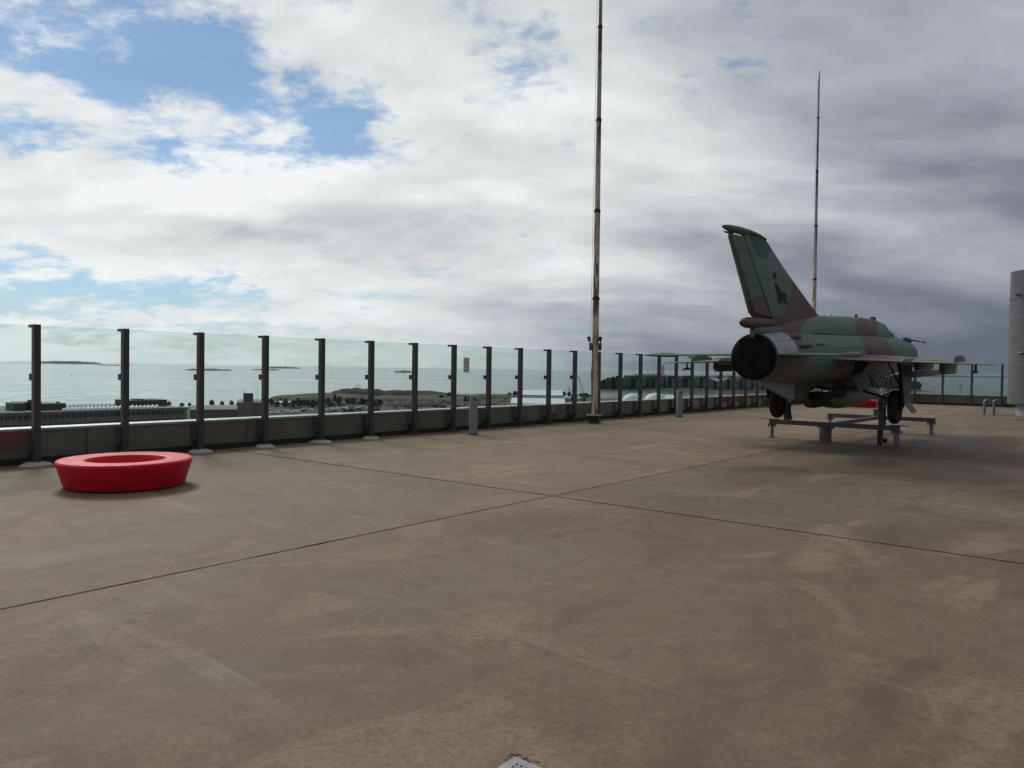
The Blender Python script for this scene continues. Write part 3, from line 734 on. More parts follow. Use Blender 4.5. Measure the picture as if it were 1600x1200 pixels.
def paint(name, kind):
    m = bpy.data.materials.new(name); m.use_nodes = True
    t = NT(m.node_tree); b = t.n['Principled BSDF']
    tc = t.new('ShaderNodeTexCoord').outputs['Object']
    wob = t.mul(t.sub(t.noise(tc, 2.2, 3), 0.5), 0.22)
    c = t.xyz(tc); x = t.add(c[0], wob); y = c[1]; z = t.add(c[2], t.mul(wob, 0.6))
    def poly(pts):                                       # convex patch in the x-z plane
        cx_ = sum(p[0] for p in pts) / len(pts); cz_ = sum(p[1] for p in pts) / len(pts); acc = None
        for (x0, z0), (x1, z1) in zip(pts, pts[1:] + pts[:1]):
            nx, nz = z1 - z0, x0 - x1; l = math.hypot(nx, nz); nx, nz = nx / l, nz / l
            if nx * (cx_ - x0) + nz * (cz_ - z0) < 0: nx, nz = -nx, -nz
            d = t.add(t.add(t.mul(c[0], nx), t.mul(c[2], nz)), -(nx * x0 + nz * z0))
            acc = d if acc is None else t.m('SMOOTH_MIN', acc, d, 0.08)
        return t.mr(acc, -0.006, 0.006)
    col = C_GREEN
    if kind == 'body':
        xb = t.piece(c[2], [(0.06, 0.2), (0.10, 0.7), (0.16, 0.85), (0.36, 1.45), (0.63, 1.95), (0.80, 2.5), (0.95, 3.25)])
        tail = t.mul(t.mr(t.sub(xb, x), -0.012, 0.012), t.mr(c[2], 0.08, 0.10))
        a = t.piece(c[2], [(0.05, 5.30), (0.5, 5.30), (0.8, 5.55), (0.98, 6.3)])
        e = t.piece(c[2], [(0.0, 8.05), (0.35, 7.75), (0.55, 7.2), (0.75, 7.45), (0.98, 8.2)])
        band = t.mul(t.mr(t.sub(x, a), -0.012, 0.012), t.mr(t.sub(e, x), -0.012, 0.012))
        col = t.mix(t.m('MAXIMUM', tail, band), C_GREEN, C_BROWN)
        zg = t.piece(c[0], [(0, 0.0), (1.9, -0.02), (2.05, -0.25), (3.4, -0.22), (4.0, -0.12), (8, -0.15), (9, -0.22), (12, -0.2)])
        col = t.mix(t.mr(t.sub(zg, z), -0.012, 0.012), col, C_GREY)
        burnt = t.mul(t.mr(c[0], 0.62, 0.60), t.mr(c[2], 0.04, 0.02))
        col = t.mix(burnt, col, t.mix(t.mr(t.noise(tc, 4, 5), 0.45, 0.6), (0.13, 0.115, 0.095), (0.22, 0.13, 0.075)))
    elif kind == 'fin':
        grn = poly([(1.96, 1.72), (1.77, 1.32), (1.36, 0.90), (1.15, 0.845), (0.70, 0.83), (-1.0, 2.6), (1.2, 2.6), (1.99, 1.82)])
        fwd_ = t.mr(t.sub(c[0], t.sub(.68, t.mul(t.sub(c[2], .81), .889))), -.004, .004)
        br = t.m('MAXIMUM', t.mul(t.sub(1.0, grn), fwd_), t.mul(t.sub(1.0, fwd_), poly([(-0.5, 1.02), (-0.06, 1.16), (0.29, 1.18), (0.44, 1.14), (0.90, 0.62), (-0.4, 0.5)])))
        col = t.mix(br, (0.086, 0.150, 0.102), C_BROWN)
        col = t.mix(poly([(-0.50, 2.41), (-0.05, 1.97), (0.15, 1.93), (0.63, 1.98), (0.76, 2.21), (0.9, 2.35), (0.4, 2.5)]), col, C_DKGREEN)
    elif kind == 'wing_top':
        ay = t.m('ABSOLUTE', y)
        col = t.mix(t.mr(t.add(ay, wob), 2.0, 2.03), C_BROWN, (0.15, 0.19, 0.135))  # brown inboard; outboard green lightened, grazing light put into its colour
    elif kind == 'grey': col = C_GREY
    elif kind == 'green': col = C_GREEN
    elif kind == 'brown': col = C_BROWN
    elif kind == 'ventral':
        col = t.mix(t.mr(c[0], 2.11, 2.13), (0.27, 0.27, 0.28), (0.07, 0.09, 0.05))
    elif kind == 'tank': col = t.mix(t.mr(c[2], -1.02, -0.9), (0.17, 0.18, 0.13), (0.12, 0.13, 0.10))
    # weathering
    n = t.noise(t.mapv(tc, scale=(0.6, 1.4, 2.2)), 1.7, 8, 0.65)
    col = t.mix(t.mr(n, 0.40, 0.72, 0.0, 0.20), col, t.mix(0.5, col, (0.20, 0.20, 0.19)))
    gr = t.noise(t.mapv(tc, scale=(0.8, 2, 2)), 6, 6, 0.7)
    col = t.mix(t.mr(gr, 0.60, 0.78, 0, 0.45), col, (0.04, 0.036, 0.032))
    t.put(b.inputs['Base Color'], col)
    t.put(b.inputs['Roughness'], t.mr(n, 0.3, 0.7, 0.48, 0.66)); b.inputs['Specular IOR Level'].default_value = 0.4
    # panel seams as fine relief
    br_ = t.new('ShaderNodeTexBrick'); br_.offset = 0.5
    ang = t.m('ARCTAN2', c[1], c[2])
    t.put(br_.inputs['Vector'], t.comb(c[0], t.mul(ang, 0.62) if kind == 'body' else c[2], 0.0))
    br_.inputs['Scale'].default_value = 1.0; br_.inputs['Mortar Size'].default_value = 0.010
    br_.inputs['Brick Width'].default_value = 0.93; br_.inputs['Row Height'].default_value = 0.39
    col2 = t.mix(t.mul(br_.outputs['Fac'], 0.45), col, (0.02, 0.02, 0.018)); t.put(b.inputs['Base Color'], col2)
    t.put(b.inputs['Normal'], t.bump(t.sub(t.mul(t.noise(tc, 3, 3), 0.25), br_.outputs['Fac']), 0.5, 0.01))
    return m
P_BODY, P_FIN, P_WTOP, P_GREY = paint('camouflage_body', 'body'), paint('camouflage_fin', 'fin'), paint('camouflage_lit_wing', 'wing_top'), paint('underside_grey', 'grey')
P_GREEN, P_BROWN, P_VENT, P_TANK = paint('camouflage_green', 'green'), paint('camouflage_brown', 'brown'), paint('ventral_paint', 'ventral'), paint('tank_paint', 'tank')
M_PANEL = mat('bare_light_panel', (0.34, 0.34, 0.355), 0.5, 0.25, 0.06, 3)
M_COVER = mat('black_cover', (0.004, 0.004, 0.005), 0.7, 0, 0.2, 4, 0.5, 6, spec=0.15)
M_EMB = mat('black_emblem_paint', (0.010, 0.010, 0.010), 0.7)

def ring_sec(x, ry, rz, zc=0.0, n=44, p=2.0):
    out = []
    for k in range(n):
        a = 2 * PI * k / n; ca, sa = math.cos(a), math.sin(a)
        q = (abs(ca) ** p + abs(sa) ** p) ** (-1 / p)
        out.append(Vector((x, ry * ca * q, zc + rz * sa * q)))
    return out
m = MB()
secs = [(0.0, .452), (0.3, .475), (0.62, .500), (1.0, .530), (1.6, .558), (2.4, .586), (3.4, .612), (4.6, .628), (6.0, .638), (7.5, .640), (8.8, .625), (9.6, .590), (10.3, .545), (10.9, .50), (11.45, .458), (11.68, .435)]
m.loft([ring_sec(x, r, r) for x, r in secs] + [ring_sec(11.72, .41, .41), ring_sec(11.6, .385, .385), ring_sec(10.8, .35, .35)], (True, True))
fus = part('fuselage', m, P_BODY)
# intake cone
m = MB(); m.loft([ring_sec(10.9, .29, .29, n=24), ring_sec(11.5, .23, .23, n=24), ring_sec(12.2, .02, .02, n=24)]); part('nose_cone', m, P_GREEN)
# dorsal spine and its canopy end
top = [(0.9, 0.62), (1.6, 0.74), (2.6, 0.86), (3.5, 0.94), (5.3, .99), (6.7, 1.01), (7.5, 1.01), (8.1, .985), (8.55, .945)]
wid = [0.16, 0.26, 0.33, 0.36, 0.38, 0.385, 0.385, 0.38, 0.37]
m = MB(); m.loft([ring_sec(x, w, (z - 0.30), 0.30, 40, 2.5) for (x, z), w in zip(top, wid)])
spine = part('dorsal_spine', m, P_BODY)
m = MB()
for s in (-1, 1):
    m.tube([(x, s * (w + 0.004), 0.50 if x > 2.2 else 0.46) for (x, z), w in zip(top, wid)][1:], 0.010, 6)
part('spine_seam', m, M_STEEL_D, spine)
m = MB(); cs_ = [(8.55, .935, .365), (8.95, .875, .355), (9.35, .80, .34), (9.75, .72, .31)]
m.loft([ring_sec(x, w, z - 0.30, 0.30, 40, 2.5) for x, z, w in cs_], (False, False)); can = part('canopy', m, M_CANOPY)
def hoop(x, z, w, wd, nm='canopy_frame'):
    m = MB(); m.loft([ring_sec(x - wd / 2, w + .008, z - .292, .30, 40, 2.5), ring_sec(x + wd / 2, w + .004, z - .297, .30, 40, 2.5)]); part(nm, m, P_GREEN, can)
hoop(8.6, .935, .366, .14); hoop(9.28, .812, .342, .06); hoop(9.77, .718, .31, .08)
m = MB(); m.loft([ring_sec(9.8, .30, .41, .30, 40, 2.4), ring_sec(10.25, .22, .26, .30, 40, 2.2), ring_sec(10.7, .10, .16, .30, 40, 2)]); part('windscreen', m, M_CANOPY)
m = MB(); m.box((9.1, 0, 0.50), (0.9, 0.42, 0.3)); m.box((8.8, 0, 0.68), (0.12, 0.30, 0.3)); part('ejection_seat', m, M_STEEL_D, can, None, 0.03)
m = MB(); m.prism([(8.15, .98), (8.45, .95), (8.38, 1.06), (8.20, 1.08)], (-.05, .05)); part('periscope', m, M_STEEL_D, None, None, 0.01)
m = MB(); m.prism([(6.62, 1.0), (6.80, 1.0), (6.70, 1.09), (6.64, 1.085)], (-.02, .02)); part('blade_antenna', m, M_STEEL_D, None, None, 0.004)
m = MB(); m.lathe([(0.06, 0.985), (0.05, 1.01), (0.0, 1.02)], (4.6, 0, 0), 14); part('beacon', m, M_CHROME)

# fin: cross-section thins towards the edges and the tip
def slab_fin(poly, thick_root, thick_tip, z0, z1, inset=0.10, blunt=()):
    m = MB(); n = len(poly); cx_ = sum(p[0] for p in poly) / n; cz_ = sum(p[1] for p in poly) / n
    th = lambda z: (thick_root + (thick_tip - thick_root) * min(1, max(0, (z - z0) / (z1 - z0)))) / 2
    vs = []
    for s in (-1, 1):
        for i, (x, z) in enumerate(poly): vs.append((x, s * (th(z) - .004 if i in blunt else 0.006), z))
        for i, (x, z) in enumerate(poly):
            dx, dz = cx_ - x, cz_ - z; l = math.hypot(dx, dz); k = min(0.45, (0.008 if i in blunt else inset) / l)
            xx, zz_ = x + dx * k, z + dz * k; vs.append((xx, s * th(zz_), zz_))
    fs = []
    for s in (0, 1):
        o_ = s * 2 * n
        for k in range(n):
            j = (k + 1) % n; fs.append((o_ + k, o_ + j, o_ + n + j, o_ + n + k))
        fs.append(tuple(o_ + n + k for k in range(n)))
    for k in range(n):
        j = (k + 1) % n; fs.append((k, j, 2 * n + j, 2 * n + k))
    m._add(vs, fs); return m
fin_poly = [(4.3, .62), (3.42, .97), (1.93, 1.65), (.79, 2.2), (.60, 2.29), (.44, 2.355), (.22, 2.40), (.0, 2.415), (-.5, 2.42), (-.60, 2.25), (.68, .81), (.8, .45)]
hinge_i = (9, 10, 11)
fin = part('tail_fin', slab_fin(fin_poly, .17, .075, .8, 2.4, .16, hinge_i), P_FIN, None, 25)
part('rudder', slab_fin([(-.645, 2.26), (.660, .79), (-.10, .77), (-1.21, 2.25)], .15, .075, .8, 2.4, .10, (0, 1)), P_FIN, None, 25)
m = MB(); m.loft([ring_sec(x, r, r, z, 16) for x, r, z in ((-1.49, .008, 2.34), (-1.40, .035, 2.345), (-1.2, .060, 2.345), (-.8, .072, 2.355), (-.3, .066, 2.36), (.15, .05, 2.355), (.5, .03, 2.33))]); part('fin_tip_fairing', m, P_FIN)
m = MB(); m.tube([(-1.10, 0, 2.27), (-1.34, 0, 2.255)], .018, 8); m.tube([(-1.3, 0, 2.255), (-1.46, 0, 2.27)], .007, 6); m.tube([(-1.02, .0, 2.28), (-1.16, 0, 2.22)], .02, 8); part('tail_light', m, M_STEEL_D)
# howling wolf emblem, a thin painted plate on each side
wolf = [(0.85, 1.49), (0.95, 1.475), (1.07, 1.435), (1.13, 1.365), (1.24, 1.33), (1.36, 1.325), (1.47, 1.315), (1.51, 1.27), (1.49, 1.215), (1.42, 1.185), (1.49, 1.155), (1.60, 1.115), (1.59, 1.095), (1.43, 1.11), (1.31, 1.145), (1.23, 1.185), (1.19, 1.20), (1.145, 1.175), (1.17, 1.135), (1.26, 1.105), (1.23, 1.085), (1.08, 1.11), (1.0, 1.14), (1.04, 1.20), (1.02, 1.26), (0.95, 1.32), (0.91, 1.39), (0.88, 1.45)]
for s in (-1, 1):
    m = MB(); m.prism(wolf, (0, s * 0.006), (0, s * 0.0, 0))
    m.v = [(x, s * (0.0845 - 0.0295 * min(1, max(0, (z - .8) / 1.6)) * 1.62 + 0.006) + y, z) for x, y, z in m.v]
    part('wolf_emblem', m, M_EMB, None, None)
m = MB()
for s in (-1, 1):
    for dx, dz, r in ((0, 0, .05), (.07, -.035, .03), (-.05, .01, .025)): m.lathe([(r, -.004), (r, .012)], (.85 + dx, s * .062, 1.655 + dz), 10, ax=(EXL := (Vector((1, 0, 0)), Vector((0, 0, 1)), Vector((0, s, 0)))))
part('fin_fitting', m, M_EMB)

# drag chute pod over the nozzle, its pylon, ventral fin
m = MB(); m.loft([ring_sec(x, r, r, z, 20) for x, r, z in ((-.69, .006, .655), (-.62, .045, .655), (-.5, .085, .658), (-.35, .105, .66), (0.0, .112, .665), (.5, .105, .68), (1.1, .08, .70), (1.7, .03, .71))])
part('drag_chute_pod', m, P_BROWN)
m = MB(); m.loft([ring_sec(x, w, .12, .50, 16, 3) for x, w in ((-.10, .05), (.0, .075), (.3, .09), (1.0, .14), (1.9, .18))]); part('fin_root_fairing', m, M_STEEL)
vf = [(.30, -.44), (.33, -.56), (1.81, -.91), (2.67, -1.01), (2.92, -.985), (3.08, -.93), (3.24, -.60), (3.3, -.4)]
part('ventral_fin', slab_fin(vf, .05, .08, -1.0, -.5, .06), P_VENT, None, 25)

# exhaust: rim, black cover, light panels
m = MB(); m.loft([ring_sec(.02, .458, .458), ring_sec(-.035, .452, .452), ring_sec(-.04, .425, .425), ring_sec(.02, .42, .42)], (False, False)); part('nozzle_rim', m, M_STEEL_D)
m = MB(); m.loft([ring_sec(.05, .44, .44), ring_sec(-.055, .446, .446), ring_sec(-.078, .432, .432), ring_sec(-.095, .30, .30), ring_sec(-.07, .12, .12), ring_sec(-.075, .01, .01)])
m.v = [(x + 0.022 * mnoise.noise((y * 3.3, z * 3.3, 2)) * (1 if x < -0.06 else 0), y, z) for x, y, z in m.v]
part('nozzle_cover', m, M_COVER, None, 50)
rad = lambda x: 0.452 + (0.53 - 0.452) * min(1, x / 1.0)
def shell(x0, x1, a0, a1, m_, nm, off=0.012, lab=None):
    m = MB(); N_ = 10; vs = []
    for x in (x0, x1):
        for o_ in (off, -0.01):
            for k in range(N_ + 1):
                a = R(a0 + (a1 - a0) * k / N_); r = rad(x) + o_
                vs.append((x, r * math.cos(a), r * math.sin(a)))
    n1 = N_ + 1; fs = []
    for k in range(N_):
        fs.append((k, k + 1, 2 * n1 + k + 1, 2 * n1 + k)); fs.append((k, k + 1, n1 + k + 1, n1 + k)); fs.append((2 * n1 + k, 2 * n1 + k + 1, 3 * n1 + k + 1, 3 * n1 + k))
    fs += [(0, n1, 3 * n1, 2 * n1), (N_, n1 + N_, 3 * n1 + N_, 2 * n1 + N_)]
    m._add(vs, fs); o = part(nm, m, m_)
    if lab: o['label'] = lab
for a0, a1 in ((108, 140), (141, 173), (7, 39), (40, 72)):
    shell(0.03, .44, a0, a1, M_PANEL, 'heat_shield_panel'); shell(.455, .93, a0, a1, M_PANEL, 'heat_shield_panel')
# scoops and blisters on the rear body
def blister(nm, x, ang, L, w, h, m_):
    for s in (-1, 1):
        a = R(ang); r = rad(x) if x < 1 else 0.53 + (x - 1) * 0.03
        if x > 3: r = 0.63
        c = Vector((x, -s * r * math.cos(a), r * math.sin(a))); nrm = Vector((0, -s * math.cos(a), math.sin(a))); tv = Vector((0, s * math.sin(a), math.cos(a)))
        m = MB(); rings = []
        for k in range(9):
            u = -1 + 2 * k / 8; q = math.sqrt(max(0.0, 1 - u * u)) + 0.02
            rings.append([c + Vector((1, 0, 0)) * (u * L / 2) + tv * (w / 2 * q * math.cos(2 * PI * i / 12)) + nrm * (h * q * math.sin(2 * PI * i / 12)) for i in range(12)])
        m.loft(rings); part(nm, m, m_)
blister('cooling_scoop', 1.25, 47, .5, .12, .07, P_BROWN)
blister('cooling_scoop', 1.45, 24, .8, .10, .07, P_BROWN)
blister('cooling_scoop', 2.3, 28, .7, .10, .05, P_GREEN)
blister('side_blister', 6.2, 12, 1.6, .38, .07, P_BROWN)
m = MB()
for s in (-1, 1):
    m.loft([[Vector((x, s * (.585 + .03 * (x - 1.8) / 1.8) + dy, z + dz)) for dy, dz in ((-.03, -.07), (.035, -.06), (.035, .06), (-.03, .07))] for x, z in ((2.0, .12), (3.4, .12))])
# wings
def foil(xt, xl, y, z, th, n=9):
    up, lo = [], []
    for i in range(n):
        u = 0.5 - 0.5 * math.cos(PI * i / (n - 1)); x = xt + (xl - xt) * u
        prof = 2.6 * (math.sqrt(max(1 - u, 0)) * 0.55 * u + u * (1 - u) * 0.55) * th * (xl - xt) * 0.5
        up.append(Vector((x, y, z + prof + 0.004))); lo.append(Vector((x, y, z - prof * 0.8 - 0.004)))
    return up + list(reversed(lo)), n
def lifting(nm, secs_, s, parent=None, mats=(None, None)):
    m = MB(); rs_ = []
    for xt, xl, y, z, th in secs_:
        r_, n = foil(xt, xl, s * y, z, th); rs_.append(r_)
    base = len(rs_[0]); vs = [p for r_ in rs_ for p in r_]; m.v = [tuple(v) for v in vs]
    for i in range(len(rs_) - 1):
        for k in range(base):
            j = (k + 1) % base
            m.f.append([i * base + k, i * base + j, (i + 1) * base + j, (i + 1) * base + k]); m.mi.append(0 if k < n - 1 else 1)
    m.f.append(list(range(base))); m.mi.append(1); m.f.append([(len(rs_) - 1) * base + k for k in range(base)]); m.mi.append(0)
    return part(nm, m, list(mats), parent, 40)
T57 = math.tan(R(57))
zw = lambda y: -.055 - (y - .5) * 0.036
for s in (-1, 1):
    w = lifting('wing', [(2.92, 3.45 + (3.58 - y) * T57, y, zw(y), th) for y, th in ((.5, .042), (1.4, .044), (2.0, .046), (2.9, .05), (3.45, .05))] + [(2.95, 3.36, 3.58, zw(3.58), .03)], s, None, (P_WTOP, P_GREY))
    # flap and aileron gaps
    m = MB()
    for y0, y1, xx in ((.72, 1.95, 3.62), (2.02, 3.3, 3.40)):
        m.loft([[Vector((xx + dx, s * y, zw(y) + .0 + dz + hh)) for dx, dz in ((-.012, 0), (.012, 0), (.012, .006), (-.012, .006))] for y, hh in ((y0, .065 if y0 < 1 else .042), (y1, .042 if y0 < 1 else .018))])
    part('control_gap', m, M_STEEL_D, w, None)
    m = MB(); m.prism([(3.05, 0), (4.35, 0), (4.2, .12), (3.9, .155), (3.3, .15), (3.12, .10)], (s * 2.88 - .012, s * 2.88 + .012), (0, 0, zw(2.88))); part('wing_fence', m, P_GREEN, w, None, .005)
    m = MB(); m.loft([ring_sec(2.75, .02, .02, zw(2.0), 16), ring_sec(2.85, .07, .07, zw(2.0), 16), ring_sec(3.2, .085, .095, zw(2.0), 16), ring_sec(3.7, .04, .08, zw(2.0), 16)])
    m.v = [(x, y + s * 2.0, z) for x, y, z in m.v]; part('actuator_fairing', m, P_GREEN, w)
    # pylons, rail, stalk
    py = [(3.75, .05), (5.15, .0), (5.05, -.22), (4.9, -.25), (3.85, -.24), (3.72, -.16)]
    m = MB(); m.prism(py, (s * 2.55 - .055, s * 2.55 + .055), (0, 0, zw(2.55) - .02)); part('outer_pylon', m, P_GREY if s < 0 else P_BROWN, w, None, .02)
    py = [(4.4, .05), (6.0, .0), (5.9, -.18), (5.75, -.20), (4.5, -.20), (4.35, -.1)]
    m = MB(); m.prism(py, (s * 1.92 - .06, s * 1.92 + .06), (0, 0, zw(1.92) - .02)); ip = part('inner_pylon', m, P_GREY, w, None, .02)
    m = MB(); m.prism([(3.95, 0), (6.85, 0), (7.0, -.06), (6.9, -.13), (4.1, -.13), (3.95, -.09)], (s * 1.92 - .07, s * 1.92 + .07), (0, 0, zw(1.92) - .235)); part('launch_rail', m, M_STEEL, w, None, .01)
    m = MB(); m.tube([(3.5, s * 3.2, zw(3.2) - .01), (3.5, s * 3.2, zw(3.2) - .16)], .022, 8)
    m.tube([(3.28, s * 3.2, zw(3.2) - .185), (3.42, s * 3.2, zw(3.2) - .165), (3.6, s * 3.2, zw(3.2) - .165), (3.74, s * 3.2, zw(3.2) - .19)], [.015, .03, .03, .015], 8); part('stalk_antenna', m, M_STEEL_D, w)
    # tailplane with its tip weight
    tp = lifting('tailplane', [(.10, 1.85, .42, .05, .045), (-.45, .72, 1.15, .048, .05), (-.98, -.32, 1.84, .045, .05)], s, None, (P_GREEN, P_GREY))
    m = MB(); m.loft([ring_sec(x, r, r, .046, 12) for x, r in ((-1.0, .008), (-.7, .03), (-.2, .045), (.25, .045), (.5, .01))]); m.v = [(x, y + s * 1.86, z) for x, y, z in m.v]; part('tip_weight', m, P_GREY, tp)
    # main gear
    m = MB(); m.tube([(5.05, s * 1.50, -.12), (5.0, s * 1.50, -.6), (4.92, s * 1.53, -1.18)], [.08, .07, .055], 12); m.tube([(4.92, s * 1.55, -1.19), (4.92, s * 1.28, -1.19)], .045, 12)
    m.tube([(5.4, s * 1.1, -.15), (4.98, s * 1.49, -.75)], .02, 8); m.tube([(4.6, s * 1.5, -.15), (4.96, s * 1.5, -.6)], .025, 8)
    leg = part('main_gear_leg', m, M_STEEL_D)
    axl = (Vector((1, 0, 0)), Vector((0, 0, 1)), Vector((0, 1, 0)))
    m = MB(); m.lathe([(.21, -.085), (.30, -.10), (.365, -.085), (.392, -.045), (.396, 0), (.392, .045), (.365, .085), (.30, .10), (.21, .085)], (4.92, s * 1.38, -1.19), 40, axl, True); wh = part('main_wheel', m, M_TYRE)
    m = MB(); m.lathe([(.0, -.07), (.08, -.085), (.10, -.06), (.19, -.06), (.215, -.08), (.215, .08), (.19, .06), (.10, .06), (.08, .085), (.0, .07)], (4.92, s * 1.38, -1.19), 28, axl); part('hub', m, M_STEEL_D, wh)
    m = MB(); m.prism([(4.45, -.14), (5.55, -.16), (5.35, -1.08), (4.80, -1.10)], (s * 1.60 - .012, s * 1.60 + .012)); gd = part('main_gear_door', m, P_GREY, None, None, .006)
    m = MB(); m.loft([[Vector((x, s * y_ + s * d_, z_)) for d_ in (-.012, .012) for x in ((x0, x1) if d_ < 0 else (x1, x0))] for x0, x1, y_, z_ in ((4.80, 5.35, 1.60, -1.09), (4.70, 5.1, 1.80, -1.30))]); part('lower_flap', m, P_GREY, gd, None)
    # inner doors by the belly, wheel wells
    m = MB(); m.prism([(4.6, -.50), (5.9, -.50), (5.75, -.80), (4.8, -.84)], (-.01, .01)); m.v = [(x, s * (.50 + (-.5 - z) * .35) + y, z) for x, y, z in m.v]; part('inner_gear_door', m, P_GREY, None, None, .005)
    m = MB(); m.prism([(4.5, -.14), (5.6, -.14), (5.45, -.42), (4.65, -.45)], (0, .02)); m.v = [(x, s * (math.sqrt(max(.0, .634 ** 2 - z * z)) + .006) + s * y, z) for x, y, z in m.v]; part('wheel_well', m, M_PIT, None, None)
    # air brake hanging forward, nose doors
    m = MB(); m.prism([(6.3, -.45), (7.6, -.45), (7.5, -.72), (6.7, -.80)], (-.012, .012)); m.v = [(x, s * (.40 + (-.45 - z) * .5) + y, z) for x, y, z in m.v]; part('air_brake', m, M_STEEL_D, None, None, .004)
    m = MB(); m.prism([(9.1, -.58), (10.6, -.52), (10.5, -.86), (9.2, -.88)], (-.01, .01)); m.v = [(x, s * .27 + y, z) for x, y, z in m.v]; part('nose_gear_door', m, M_STEEL_D, None, None, .004)
    m = MB(); m.prism([(2.95, .02), (3.9, .03), (5.4, .02), (5.4, -.06), (2.95, -.10)], (s * .57 - .05, s * .57 + .05)); part('wing_root_fillet', m, P_BODY, None, None, .03)
# nose gear
m = MB(); m.tube([(9.55, 0, -.45), (9.42, 0, -1.05)], [.055, .05], 12); m.tube([(9.42, 0, -1.02), (9.40, 0, -1.2)], .038, 10); m.tube([(10.2, 0, -.5), (9.46, 0, -.95)], .025, 8)
m.tube([(9.45, .06, -.7), (9.30, .06, -.9), (9.42, .06, -1.1)], .012, 6); ng = part('nose_gear_leg', m, M_CHROME)
m = MB()
for s in (-1, 1): m.tube([(9.41, s * .02, -1.12), (9.39, s * .12, -1.2), (9.37, s * .12, -1.40)], .022, 8)
m.tube([(9.37, -.14, -1.40), (9.37, .14, -1.40)], .025, 8); part('fork', m, M_STEEL, ng)
m = MB(); m.lathe([(.13, -.06), (.19, -.075), (.24, -.05), (.25, 0), (.24, .05), (.19, .075), (.13, .06)], (9.37, 0, -1.40), 32, (Vector((1, 0, 0)), Vector((0, 0, 1)), Vector((0, 1, 0))), True); nw = part('nose_wheel', m, M_TYRE)
m = MB(); m.lathe([(.0, -.05), (.12, -.045), (.135, -.06), (.135, .06), (.12, .045), (.0, .05)], (9.37, 0, -1.40), 24, (Vector((1, 0, 0)), Vector((0, 0, 1)), Vector((0, 1, 0)))); part('hub', m, M_STEEL, nw)
# belly: gun pack, pylon, drop tank with black tail fins
m = MB(); m.loft([ring_sec(x, w, h, z, 24, 2.6) for x, w, h, z in ((3.5, .05, .04, -.62), (3.8, .16, .10, -.63), (4.4, .24, .15, -.66), (6.4, .25, .16, -.66), (7.3, .18, .10, -.62))]); gun = part('gun_pack', m, P_TANK)
m = MB(); m.tube([(4.9, -.20, -.84), (4.78, -.20, -.84)], .17, 20); m.tube([(4.80, -.20, -.84), (4.72, -.20, -.84)], [.12, .10], 20); part('actuator_drum', m, M_STEEL)
m = MB(); m.lathe([(.17, 0), (.19, 0), (.19, .06), (.17, .06)], (4.70, -.20, -.84), 24, (Vector((0, 1, 0)), Vector((0, 0, 1)), Vector((1, 0, 0))), True); part('drum_ring', m, M_PIPE)
m = MB(); m.prism([(4.9, -.6), (7.3, -.6), (7.0, -.98), (5.2, -.98)], (-.05, .05)); part('tank_pylon', m, P_TANK, None, None, .01)
m = MB(); m.loft([ring_sec(x, r, r, -1.06, 28) for x, r in ((3.75, .05), (4.1, .12), (4.7, .20), (5.4, .245), (6.2, .255), (7.0, .24), (7.8, .18), (8.4, .10), (8.9, .01))]); tank = part('drop_tank', m, P_TANK)
m = MB(); m.loft([ring_sec(x, r, r, -1.06, 20) for x, r in ((3.10, .10), (3.45, .13), (3.8, .13), (4.15, .135))]); part('tail_cone', m, M_BLACK, tank)
m = MB()
for yy in (-.13, .13): m.prism([(3.1, -.80), (3.12, -.88), (3.3, -.97), (4.87, -1.27), (5.5, -1.2), (5.3, -.92), (4.3, -.84)], (yy - .012, yy + .012))
part('tank_fin', m, M_BLACK, tank, None)
for a in (35, 145):
    ca, sa = math.cos(R(a)), math.sin(R(a))
    m = MB(); m.prism([(4.75, .16), (4.15, .36), (3.35, .40), (3.2, .30), (3.45, .10)], (-.01, .01), (0, 0, -1.06), Vector((1, 0, 0)), Vector((0, ca, sa)), Vector((0, -sa, ca))); part('tank_fin', m, M_BLACK, tank, None)
for s in (-1, 1):
    for x, z, r in ((3.54, -.23, .04), (4.2, -.40, .04), (1.9, .30, .022)):
        rr = .53 + (x - 1) * .034 if x < 3 else .618
        y = math.sqrt(rr * rr - z * z); nv = Vector((0, s * y / rr, z / rr)); tv = Vector((0, -nv.z, nv.y))
        m = MB(); m.lathe([(r, -.01), (r, .006), (r * .8, .007)], (x, s * y, z), 12, (Vector((1, 0, 0)), tv, nv)); part('access_port', m, M_PIT)
m = MB()
for pts in ([(4.2, -.30, -.55), (4.5, -.34, -.78), (5.4, -.34, -.80), (5.8, -.28, -.60)], [(5.6, -.45, -.50), (5.2, -.62, -.85), (4.98, -1.2, -1.0)], [(5.6, .45, -.50), (5.2, .62, -.85), (4.98, 1.2, -1.0)], [(7.6, -.2, -.6), (8.2, -.24, -.85), (9.1, -.16, -.9)]): m.tube(pts, .028, 8)
part('hydraulic_line', m, M_STEEL_D)
# nose probe
m = MB(); m.prism([(10.3, .44), (11.35, .34), (11.6, .45), (11.2, .52), (10.7, .54)], (-.29, -.25)); m.tube([(11.4, -.27, .47), (13.5, -.30, .40)], [.024, .014], 8)
for s in (-1, 1): m.tube([(13.15, -.295, .41), (13.1, -.295, .41 + s * .09)], .008, 6)
part('pitot_boom', m, M_STEEL_D)
m = MB(); m.tube([(10.85, -.12, .50), (11.1, -.12, .56)], .012, 6); part('probe', m, M_STEEL_D)

# ------------------------------------------------------------------ the steel stand under the jet
E0 = Vector((math.sin(J_AZ), math.cos(J_AZ), 0)); L0 = EY.copy()
stand = thing('display_stand', 'grey welded steel beam stand on short legs carrying the jet', 'stand', (8.02, 18.92, 0), math.atan2(E0.y, E0.x))
